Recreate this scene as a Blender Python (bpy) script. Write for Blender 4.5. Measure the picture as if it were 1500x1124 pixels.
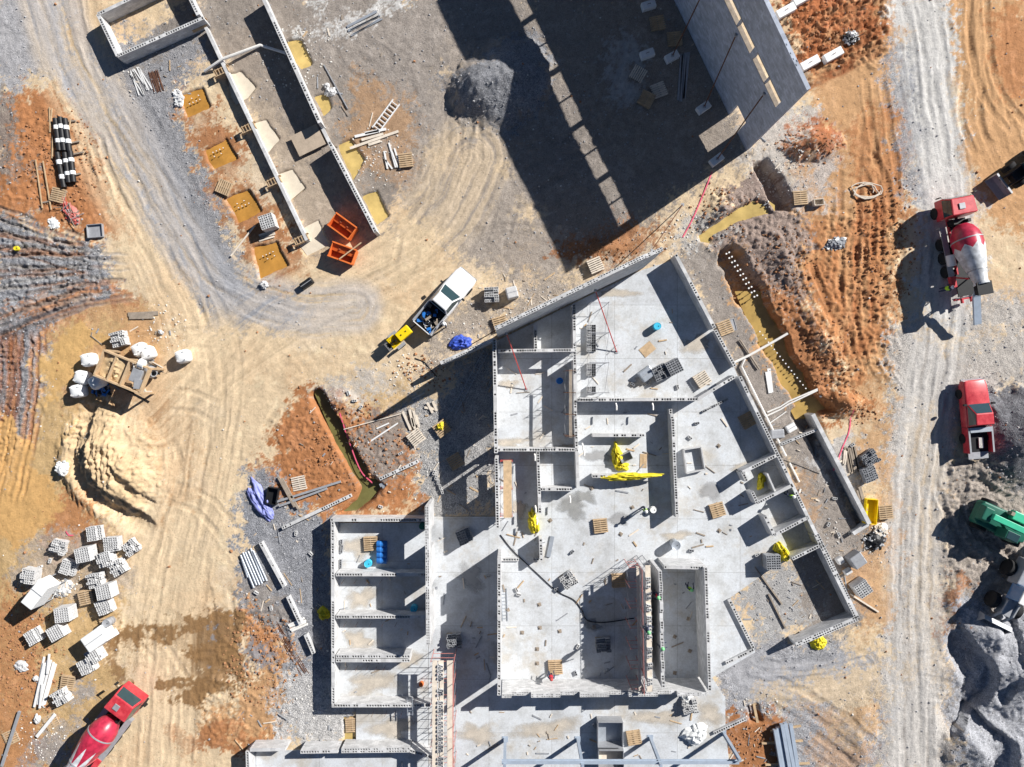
import bpy, math, random
import numpy as np
from mathutils import Matrix, Vector
R = math.radians
random.seed(7)
rng = np.random.default_rng(7)
for o in list(bpy.data.objects): bpy.data.objects.remove(o)
scene = bpy.context.scene
COL = scene.collection

# ------------------------------------------------------------ camera, sky, sun, exposure
H = 59.0            # drone height in metres
S = 17.0            # photograph pixels per metre on the ground
cam_d = bpy.data.cameras.new('camera'); cam = bpy.data.objects.new('camera', cam_d); COL.objects.link(cam)
cam.location = (0, 0, H); cam.rotation_euler = (0, 0, 0)
cam_d.sensor_width = 36.0; cam_d.lens = 36.0 * S * H / 1500.0
cam_d.clip_end = 2000
scene.camera = cam
SUN_EL = R(33); SUN_AZ = math.atan2(0.827, 0.562)      # azimuth clockwise from +Y
w = bpy.data.worlds.new('World'); scene.world = w; w.use_nodes = True
nt = w.node_tree; bg = nt.nodes['Background']
sky = nt.nodes.new('ShaderNodeTexSky'); sky.sky_type = 'NISHITA'; sky.sun_disc = False
sky.sun_elevation = SUN_EL; sky.sun_rotation = SUN_AZ; sky.altitude = 1500; sky.dust_density = 0.1; sky.air_density = 0.7
nt.links.new(sky.outputs[0], bg.inputs[0]); bg.inputs[1].default_value = 0.05
sd = bpy.data.lights.new('sun', 'SUN'); sun = bpy.data.objects.new('sun', sd); COL.objects.link(sun)
sd.energy = 5.0; sd.angle = R(0.5); sd.color = (1.0, 0.965, 0.915)
to_sun = Vector((0.827 * math.cos(SUN_EL), 0.562 * math.cos(SUN_EL), math.sin(SUN_EL)))
sun.rotation_euler = to_sun.to_track_quat('Z', 'Y').to_euler(); sun.location = (40, 30, 50)
scene.view_settings.view_transform = 'Standard'; scene.view_settings.look = 'None'
scene.view_settings.exposure = 0.55; scene.view_settings.gamma = 1.0

# ------------------------------------------------------------ helpers
def W(px, py, h=0.0):
    """ground-plan position of a photo point that lies at height h"""
    k = (H - h) / H / S
    return ((px - 750) * k, (562 - py) * k)

def srgb(r, g, b):
    f = lambda c: ((c / 255) / 12.92) if c / 255 <= 0.04045 else (((c / 255) + 0.055) / 1.055) ** 2.4
    return (f(r), f(g), f(b))

class MB:
    def __init__(s): s.v = []; s.f = []; s.m = []; s.uv = {}
    def add(s, vs, fs, mi=0, M=None):
        o = len(s.v)
        if M is not None: vs = [tuple(M @ Vector(p)) for p in vs]
        s.v += [tuple(p) for p in vs]
        for f in fs: s.f.append(tuple(i + o for i in f)); s.m.append(mi)
    def box(s, c, d, rz=0.0, mi=0, M=None, rx=0.0, ry=0.0):
        x, y, z = d[0] / 2, d[1] / 2, d[2] / 2
        vs = [(-x, -y, -z), (x, -y, -z), (x, y, -z), (-x, y, -z), (-x, -y, z), (x, -y, z), (x, y, z), (-x, y, z)]
        T = Matrix.Translation(c) @ Matrix.Rotation(rz, 4, 'Z') @ Matrix.Rotation(ry, 4, 'Y') @ Matrix.Rotation(rx, 4, 'X')
        if M is not None: T = M @ T
        s.add(vs, [(3, 2, 1, 0), (4, 5, 6, 7), (0, 1, 5, 4), (1, 2, 6, 5), (2, 3, 7, 6), (3, 0, 4, 7)], mi, T)
    def tbox(s, c, d, top, rz=0.0, mi=0, M=None, sh=(0, 0)):
        """box whose top is scaled by top=(tx,ty) and shifted by sh"""
        x, y, z = d[0] / 2, d[1] / 2, d[2] / 2; a, b = x * top[0], y * top[1]; u, q = sh
        vs = [(-x, -y, -z), (x, -y, -z), (x, y, -z), (-x, y, -z), (-a + u, -b + q, z), (a + u, -b + q, z), (a + u, b + q, z), (-a + u, b + q, z)]
        T = Matrix.Translation(c) @ Matrix.Rotation(rz, 4, 'Z')
        if M is not None: T = M @ T
        s.add(vs, [(3, 2, 1, 0), (4, 5, 6, 7), (0, 1, 5, 4), (1, 2, 6, 5), (2, 3, 7, 6), (3, 0, 4, 7)], mi, T)
    def cyl(s, p0, p1, r0, r1=None, n=8, mi=0, caps=True, M=None):
        r1 = r0 if r1 is None else r1
        p0 = Vector(p0); p1 = Vector(p1); d = (p1 - p0)
        q = d.to_track_quat('Z', 'Y').to_matrix()
        vs = []
        for p, r in ((p0, r0), (p1, r1)):
            for i in range(n):
                a = 2 * math.pi * i / n
                vs.append(tuple(p + q @ Vector((r * math.cos(a), r * math.sin(a), 0))))
        fs = [(i, (i + 1) % n, n + (i + 1) % n, n + i) for i in range(n)]
        if caps: fs += [tuple(range(n))[::-1], tuple(range(n, 2 * n))]
        s.add(vs, fs, mi, M)
    def tube(s, pts, r, n=6, mi=0, M=None):
        P = [Vector(p) for p in pts]; vs = []; fs = []
        for k, p in enumerate(P):
            d = (P[min(k + 1, len(P) - 1)] - P[max(k - 1, 0)])
            q = d.to_track_quat('Z', 'Y').to_matrix()
            for i in range(n):
                a = 2 * math.pi * i / n
                vs.append(tuple(p + q @ Vector((r * math.cos(a), r * math.sin(a), 0))))
        for k in range(len(P) - 1):
            for i in range(n):
                fs.append((k * n + i, k * n + (i + 1) % n, (k + 1) * n + (i + 1) % n, (k + 1) * n + i))
        fs += [tuple(range(n))[::-1], tuple(range((len(P) - 1) * n, len(P) * n))]
        s.add(vs, fs, mi, M)
    def prism(s, pts, z0, z1, mi=0):
        n = len(pts)
        ar = sum(pts[i][0] * pts[(i + 1) % n][1] - pts[(i + 1) % n][0] * pts[i][1] for i in range(n))
        if ar < 0: pts = pts[::-1]
        vs = [(x, y, z0) for x, y in pts] + [(x, y, z1) for x, y in pts]
        s.add(vs, [tuple(range(n, 2 * n)), tuple(range(n))[::-1]] + [(i, (i + 1) % n, n + (i + 1) % n, n + i) for i in range(n)], mi)
    def loft(s, rings, mi=0, M=None, caps=True):
        n = len(rings[0]); vs = [p for r in rings for p in r]; fs = []
        for k in range(len(rings) - 1):
            for i in range(n):
                fs.append((k * n + i, k * n + (i + 1) % n, (k + 1) * n + (i + 1) % n, (k + 1) * n + i))
        if caps: fs += [tuple(range(n))[::-1], tuple(range((len(rings) - 1) * n, len(rings) * n))]
        s.add(vs, fs, mi, M)
    def lathe(s, prof, n=20, mi=0, M=None):
        """prof: (axial z, radius)"""
        s.loft([[(r * math.cos(2 * math.pi * i / n), r * math.sin(2 * math.pi * i / n), z) for i in range(n)] for z, r in prof], mi, M)
    def mesh(s, name, org=(0, 0, 0)):
        me = bpy.data.meshes.new(name)
        me.from_pydata([(a - org[0], b - org[1], c - org[2]) for a, b, c in s.v], [], s.f)
        me.polygons.foreach_set('material_index', s.m)
        if s.uv:
            l = me.uv_layers.new(name='UVMap')
            for fi, cs in s.uv.items():
                p = me.polygons[fi]
                for k, li in enumerate(p.loop_indices): l.data[li].uv = cs[k]
        me.update()
        return me
    def build(s, name, mats, parent=None, loc=(0, 0, 0), rz=0.0, smooth=False, org=(0, 0, 0), bevel=0.0):
        me = s.mesh(name, org)
        for m in (mats if isinstance(mats, (list, tuple)) else [mats]): me.materials.append(m)
        o = bpy.data.objects.new(name, me); COL.objects.link(o)
        o.location = loc; o.rotation_euler = (0, 0, rz); o.parent = parent
        if smooth:
            me.polygons.foreach_set('use_smooth', [True] * len(me.polygons))
            try: me.set_sharp_from_angle(angle=R(40))
            except Exception: pass
        if bevel > 0:
            b = o.modifiers.new('bevel', 'BEVEL'); b.width = bevel; b.segments = 2; b.limit_method = 'ANGLE'
        return o

def tag(o, label, cat, group=None):
    o['label'] = label; o['category'] = cat
    if group: o['group'] = group
    return o
def thing(name, label, cat, loc=(0, 0, 0), rz=0.0, group=None):
    o = bpy.data.objects.new(name, None); COL.objects.link(o)
    o.location = loc; o.rotation_euler = (0, 0, rz); o.empty_display_size = 0.3
    return tag(o, label, cat, group)
def struct(o): o['kind'] = 'structure'; return o
def copy_tree(o, parent=None):
    c = o.copy(); COL.objects.link(c); c.parent = parent
    for ch in list(o.children): copy_tree(ch, c)
    return c

# ------------------------------------------------------------ materials
def mat(name, col, rough=0.8, metal=0.0, var=0.18, scale=3.0, bump=0.0, bscale=20.0, tint=None, fine=0.0, spec=0.3):
    m = bpy.data.materials.new(name); m.use_nodes = True
    t = m.node_tree; b = t.nodes['Principled BSDF']; L = t.links.new
    b.inputs['Roughness'].default_value = rough; b.inputs['Metallic'].default_value = metal
    b.inputs['Specular IOR Level'].default_value = spec
    tc = t.nodes.new('ShaderNodeTexCoord')
    nz = t.nodes.new('ShaderNodeTexNoise'); nz.inputs['Scale'].default_value = scale; nz.inputs['Detail'].default_value = 6; nz.inputs['Roughness'].default_value = 0.65
    L(tc.outputs['Object'], nz.inputs['Vector'])
    rp = t.nodes.new('ShaderNodeValToRGB')
    lo = tuple(max(0, c * (1 - var)) for c in col); hi = tuple(min(1, c * (1 + var)) for c in (tint or col))
    rp.color_ramp.elements[0].position = 0.3; rp.color_ramp.elements[0].color = (*lo, 1)
    rp.color_ramp.elements[1].position = 0.7; rp.color_ramp.elements[1].color = (*hi, 1)
    L(nz.outputs['Fac'], rp.inputs['Fac'])
    last = rp.outputs['Color']
    if fine > 0:
        n2 = t.nodes.new('ShaderNodeTexNoise'); n2.inputs['Scale'].default_value = scale * 11; n2.inputs['Detail'].default_value = 3
        L(tc.outputs['Object'], n2.inputs['Vector'])
        mr = t.nodes.new('ShaderNodeMapRange'); mr.inputs['From Min'].default_value = 0.3; mr.inputs['From Max'].default_value = 0.7
        mr.inputs['To Min'].default_value = 1 - fine; mr.inputs['To Max'].default_value = 1 + fine
        L(n2.outputs['Fac'], mr.inputs['Value'])
        mx = t.nodes.new('ShaderNodeVectorMath'); mx.operation = 'SCALE'
        L(last, mx.inputs[0]); L(mr.outputs['Result'], mx.inputs['Scale']); last = mx.outputs['Vector']
    L(last, b.inputs['Base Color'])
    if bump > 0:
        n3 = t.nodes.new('ShaderNodeTexNoise'); n3.inputs['Scale'].default_value = bscale; n3.inputs['Detail'].default_value = 4
        L(tc.outputs['Object'], n3.inputs['Vector'])
        bp = t.nodes.new('ShaderNodeBump'); bp.inputs['Strength'].default_value = bump; bp.inputs['Distance'].default_value = 0.05
        L(n3.outputs['Fac'], bp.inputs['Height']); L(bp.outputs['Normal'], b.inputs['Normal'])
    return m

M_ = {}
M_['block'] = None
def block_mat(name, col, var=0.16):
    m = bpy.data.materials.new(name); m.use_nodes = True
    t = m.node_tree; b = t.nodes['Principled BSDF']; L = t.links.new
    b.inputs['Roughness'].default_value = 0.92; b.inputs['Specular IOR Level'].default_value = 0.2
    tc = t.nodes.new('ShaderNodeTexCoord')
    br = t.nodes.new('ShaderNodeTexBrick'); br.inputs['Scale'].default_value = 1.0
    br.inputs['Brick Width'].default_value = 0.4; br.inputs['Row Height'].default_value = 0.2; br.inputs['Mortar Size'].default_value = 0.008
    br.inputs['Mortar Smooth'].default_value = 0.3; br.inputs['Bias'].default_value = 0.0
    br.inputs['Color1'].default_value = (*[c * (1 - var) for c in col], 1); br.inputs['Color2'].default_value = (*[c * (1 + var) for c in col], 1)
    br.inputs['Mortar'].default_value = (*[c * 0.75 for c in col], 1)
    L(tc.outputs['UV'], br.inputs['Vector'])
    nz = t.nodes.new('ShaderNodeTexNoise'); nz.inputs['Scale'].default_value = 1.3; nz.inputs['Detail'].default_value = 8; nz.inputs['Roughness'].default_value = 0.7
    L(tc.outputs['Object'], nz.inputs['Vector'])
    mr = t.nodes.new('ShaderNodeMapRange'); mr.inputs['From Min'].default_value = 0.3; mr.inputs['From Max'].default_value = 0.7
    mr.inputs['To Min'].default_value = 0.78; mr.inputs['To Max'].default_value = 1.15
    L(nz.outputs['Fac'], mr.inputs['Value'])
    mx = t.nodes.new('ShaderNodeVectorMath'); mx.operation = 'SCALE'
    L(br.outputs['Color'], mx.inputs[0]); L(mr.outputs['Result'], mx.inputs['Scale']); L(mx.outputs['Vector'], b.inputs['Base Color'])
    bp = t.nodes.new('ShaderNodeBump'); bp.inputs['Strength'].default_value = 0.6; bp.inputs['Distance'].default_value = 0.01; bp.invert = True
    L(br.outputs['Fac'], bp.inputs['Height']); L(bp.outputs['Normal'], b.inputs['Normal'])
    return m
M_['block'] = block_mat('concrete_block', (0.58, 0.58, 0.58))
M_['block_skyblue'] = block_mat('sky_tinted_concrete_block', (0.46, 0.50, 0.58))  # blue skylight on the shaded tall wall is mixed into this block colour
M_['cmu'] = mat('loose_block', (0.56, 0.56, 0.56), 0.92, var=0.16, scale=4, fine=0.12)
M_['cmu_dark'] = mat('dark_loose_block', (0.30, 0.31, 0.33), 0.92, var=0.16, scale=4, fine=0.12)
M_['wood'] = mat('lumber', (0.50, 0.36, 0.22), 0.8, var=0.22, scale=2.5, fine=0.15)
M_['oldwood'] = mat('weathered_wood', (0.30, 0.25, 0.20), 0.85, var=0.25, scale=3, fine=0.2)
M_['palew'] = mat('pale_lumber', (0.68, 0.60, 0.50), 0.8, var=0.15, scale=2.5, fine=0.12)
M_['white'] = mat('white_material', (0.75, 0.75, 0.74), 0.6, var=0.08, scale=3)
M_['steel'] = mat('galvanised_steel', (0.48, 0.52, 0.57), 0.4, 0.5, var=0.12, scale=5)
M_['steelblue'] = mat('primed_steel_beam', (0.36, 0.42, 0.50), 0.55, 0.1, var=0.1, scale=2, fine=0.06)
M_['rust'] = mat('rusty_bar', (0.16, 0.08, 0.05), 0.85, 0.2, var=0.3, scale=6)
M_['redpaint'] = mat('red_brace_paint', (0.50, 0.07, 0.06), 0.5, var=0.15)
M_['pinkpaint'] = mat('faded_red_scaffold_paint', (0.55, 0.20, 0.17), 0.55, var=0.2)
M_['yellow'] = mat('yellow_cover', (0.72, 0.60, 0.03), 0.5, var=0.25, scale=3, bump=0.35, bscale=5)
M_['yellowpaint'] = mat('yellow_paint', (0.85, 0.60, 0.01), 0.4, var=0.08)
M_['orange'] = mat('orange_paint', (0.72, 0.17, 0.04), 0.5, var=0.18, scale=3, fine=0.08)
M_['orange_in'] = mat('worn_orange_inside', (0.30, 0.07, 0.03), 0.7, var=0.35, scale=5)
M_['blue'] = mat('blue_tarp', (0.05, 0.10, 0.48), 0.45, var=0.3, scale=4, bump=0.5, bscale=5)
M_['lav'] = mat('faded_blue_tarp', (0.26, 0.29, 0.62), 0.5, var=0.25, scale=3, bump=0.5, bscale=5)
M_['cyan'] = mat('cyan_plastic', (0.06, 0.50, 0.72), 0.4, var=0.08)
M_['bluep'] = mat('blue_plastic', (0.03, 0.18, 0.55), 0.35, var=0.1)
M_['black'] = mat('black_paint', (0.015, 0.016, 0.018), 0.45, var=0.25)
M_['rubber'] = mat('tyre_rubber', (0.022, 0.022, 0.023), 0.9, var=0.3, fine=0.2)
M_['blackpipe'] = mat('black_plastic_pipe', (0.02, 0.02, 0.022), 0.5, var=0.2)
M_['glass'] = mat('tinted_glass', (0.03, 0.06, 0.07), 0.06, var=0.1, spec=0.8)
M_['blueglass'] = mat('sky_lit_glass', (0.10, 0.22, 0.42), 0.08, var=0.1, spec=0.8)
M_['red'] = mat('red_truck_paint', (0.52, 0.02, 0.04), 0.35, var=0.22, scale=1.6, tint=(.58, .07, .08), fine=.1, spec=0.5)
M_['whitep'] = mat('white_truck_paint', (0.80, 0.80, 0.80), 0.3, var=0.03, spec=0.5)
M_['green'] = mat('green_machine_paint', (0.06, 0.50, 0.30), 0.35, var=0.08, spec=0.5)
M_['dkgreen'] = mat('dark_green_paint', (0.02, 0.13, 0.09), 0.45, var=0.12)
M_['grey'] = mat('grey_metal', (0.36, 0.37, 0.39), 0.5, 0.2, var=0.14, scale=4)
M_['pvc'] = mat('white_pipe', (0.78, 0.76, 0.72), 0.4, var=0.06)
M_['hivis'] = mat('high_visibility_vest', (0.45, 0.80, 0.05), 0.7, var=0.08)
M_['redshirt'] = mat('red_shirt', (0.60, 0.04, 0.06), 0.8, var=0.1)
M_['jeans'] = mat('dark_trousers', (0.05, 0.06, 0.10), 0.85, var=0.2)
M_['skin'] = mat('skin', (0.45, 0.26, 0.18), 0.6, var=0.06)
M_['hat'] = mat('white_helmet', (0.85, 0.85, 0.83), 0.3, var=0.02)
M_['hatg'] = mat('green_helmet', (0.25, 0.70, 0.30), 0.35, var=0.03)
M_['bag'] = mat('white_bulk_bag', (0.80, 0.81, 0.80), 0.6, var=0.06, scale=4, bump=0.3, bscale=6)
M_['sandfill'] = mat('sand_fill', (0.58, 0.43, 0.25), 0.95, var=0.15, scale=4, fine=0.15, bump=0.4)
M_['padconc'] = mat('fresh_footing_concrete', (0.66, 0.58, 0.46), 0.9, var=0.10, scale=2, fine=0.07)
M_['ply'] = mat('plywood', (0.42, 0.34, 0.26), 0.85, var=0.15, scale=2, fine=0.1)

# ------------------------------------------------------------ noise and masks for the terrain
_tab = rng.random((256, 256))
def vnoise(x, y, sd=0):
    x = x + sd * 17.31; y = y + sd * 9.77
    xi = np.floor(x).astype(int); yi = np.floor(y).astype(int)
    fx = x - xi; fy = y - yi; fx = fx * fx * (3 - 2 * fx); fy = fy * fy * (3 - 2 * fy)
    g = lambda i, j: _tab[(i + sd * 31) % 256, j % 256]
    return (g(xi, yi) * (1 - fx) + g(xi + 1, yi) * fx) * (1 - fy) + (g(xi, yi + 1) * (1 - fx) + g(xi + 1, yi + 1) * fx) * fy
def fbm(x, y, octv=4, sd=0, gain=0.5):
    s = 0; a = 1; t = 0
    for o in range(octv):
        s = s + a * vnoise(x * 2 ** o, y * 2 ** o, sd + o); t += a; a *= gain
    return s / t
def sstep(a, b, x):
    t = np.clip((x - a) / (b - a), 0, 1); return t * t * (3 - 2 * t)

step = 0.11
def axis(half, far):
    a = list(np.arange(-half, half + 1e-6, step)); s = step; e = a[-1]; out = []
    while e < far: s *= 1.25; e += s; out.append(e)
    return np.array([-v for v in out[::-1]] + a + out)
xs = axis(46.5, 420); ys = axis(35.5, 420)
X, Y = np.meshgrid(xs, ys); shp = X.shape
PXr = 750 + S * X; PYr = 562 - S * Y
PX = np.clip(PXr, -20, 1520); PY = np.clip(PYr, -20, 1144)
n_lo = fbm(X * 0.35, Y * 0.35, 4, 1); n_mid = fbm(X * 1.1, Y * 1.1, 4, 5); n_hi = fbm(X * 4.0, Y * 4.0, 3, 9)
wx = (fbm(X * 0.6, Y * 0.6, 5, 21, 0.6) - 0.5) * 60; wy = (fbm(X * 0.6, Y * 0.6, 5, 33, 0.6) - 0.5) * 60
n_patch = fbm(X * 0.5, Y * 0.5, 5, 40, 0.6); n_pile = fbm(X * 0.9, Y * 0.9, 5, 80, 0.55) - 0.5; n_r = fbm(X * 2.0, Y * 2.0, 4, 60, 0.6)
def win(x0, x1, y0, y1):
    a, b_ = (x0 - 750) / S, (x1 - 750) / S; c, d = (562 - y1) / S, (562 - y0) / S
    return (slice(max(0, int(np.searchsorted(ys, c))), int(np.searchsorted(ys, d)) + 1), slice(max(0, int(np.searchsorted(xs, a))), int(np.searchsorted(xs, b_)) + 1))

def poly_sd(poly, ax, ay, margin=40):
    """signed distance (positive inside) to a pixel polygon; -1e3 far away"""
    out = np.full(ax.shape, -1e3)
    P = np.array(poly, float)
    sel = (ax > P[:, 0].min() - margin) & (ax < P[:, 0].max() + margin) & (ay > P[:, 1].min() - margin) & (ay < P[:, 1].max() + margin)
    x = ax[sel]; y = ay[sel]; d = np.full(x.shape, 1e9); ins = np.zeros(x.shape, bool)
    for i in range(len(P)):
        x0, y0 = P[i]; x1, y1 = P[(i + 1) % len(P)]
        ex, ey = x1 - x0, y1 - y0
        t = np.clip(((x - x0) * ex + (y - y0) * ey) / (ex * ex + ey * ey + 1e-9), 0, 1)
        d = np.minimum(d, (x - x0 - t * ex) ** 2 + (y - y0 - t * ey) ** 2)
        c = ((y0 > y) != (y1 > y)) & (x < (x1 - x0) * (y - y0) / (y1 - y0 + 1e-12) + x0)
        ins ^= c
    d = np.sqrt(d); out[sel] = np.where(ins, d, -d)
    return out
def line_d(pts, ax, ay, margin):
    P = np.array(pts, float); dist = np.full(ax.shape, 1e3); along = np.zeros(ax.shape)
    sel = (ax > P[:, 0].min() - margin) & (ax < P[:, 0].max() + margin) & (ay > P[:, 1].min() - margin) & (ay < P[:, 1].max() + margin)
    x = ax[sel]; y = ay[sel]; D = np.full(x.shape, 1e9); SD = np.full(x.shape, 1e3); A = np.zeros(x.shape); acc = 0
    for i in range(len(P) - 1):
        x0, y0 = P[i]; ex, ey = P[i + 1] - P[i]; l = math.hypot(ex, ey)
        tr = ((x - x0) * ex + (y - y0) * ey) / (l * l); t = np.clip(tr, 0, 1)
        d = np.hypot(x - x0 - t * ex, y - y0 - t * ey)
        sg = np.sign((x - x0) * ey - (y - y0) * ex)
        up = d < D
        SD = np.where(up, d * sg, SD); A = np.where(up, acc + t * l, A); D = np.where(up, d, D); acc += l
    dist[sel] = SD; along[sel] = A
    return dist, along
def curve(pts, n=8):
    """smooth a pixel polyline (Catmull-Rom)"""
    P = [np.array(p, float) for p in pts]; P = [2 * P[0] - P[1]] + P + [2 * P[-1] - P[-2]]; out = []
    for i in range(1, len(P) - 2):
        for k in range(n):
            t = k / n; a, b, c, d = P[i - 1], P[i], P[i + 1], P[i + 2]
            out.append(tuple(0.5 * (2 * b + (c - a) * t + (2 * a - 5 * b + 4 * c - d) * t * t + (3 * b - a - 3 * c + d) * t ** 3)))
    out.append(tuple(P[-2])); return out

# ------------------------------------------------------------ soil colours
TAN = np.array([0.62, 0.48, 0.315]); GREY = np.array([0.29, 0.295, 0.315]); CLAY = np.array([0.40, 0.178, 0.076])
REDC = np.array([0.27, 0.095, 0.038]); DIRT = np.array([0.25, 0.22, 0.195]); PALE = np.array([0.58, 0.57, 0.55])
OCH = np.array([0.49, 0.335, 0.165]); WET = np.array([0.25, 0.145, 0.065]); ORNG = np.array([0.50, 0.295, 0.15]); DARKG = np.array([0.14, 0.14, 0.15])
LGREY = np.array([0.42, 0.41, 0.40]); SANDC = np.array([0.58, 0.43, 0.26])
colr = np.empty(shp + (3,)); grav = np.zeros(shp)
colr[:] = TAN
def blend(c, m, g=None):
    global colr, grav
    colr = colr * (1 - m[..., None]) + np.asarray(c) * m[..., None]
    if g is not None: grav = grav * (1 - m) + g * m
def ext(v, lo, hi, far):
    return -9e3 if v <= lo else (9e3 if v >= hi else v)
def zone(poly, c, g=0.0, soft=10, op=1.0, patch=0.0, sd=0, warp=1.0):
    xs_ = [p[0] for p in poly]; ys_ = [p[1] for p in poly]; mg = 45
    q = win(ext(min(xs_) - mg, -25, 1e9, 0), ext(max(xs_) + mg, -1e9, 1525, 0), ext(min(ys_) - mg, -25, 1e9, 0), ext(max(ys_) + mg, -1e9, 1149, 0))
    ax = PX[q] + wx[q] * warp; ay = PY[q] + wy[q] * warp
    d = poly_sd(poly, ax, ay)
    m = sstep(-soft * .7, soft * .7, d + (n_hi[q] - 0.5) * 22 + (n_mid[q] - 0.5) * 30) * op
    if patch: m = m * sstep(0.5 - patch * 0.5, 0.62, np.roll(n_patch, (sd * 37) % 400, 0)[q] + 0.12)
    colr[q] = colr[q] * (1 - m[..., None]) + np.asarray(c) * m[..., None]
    grav[q] = grav[q] * (1 - m) + g * m
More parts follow.
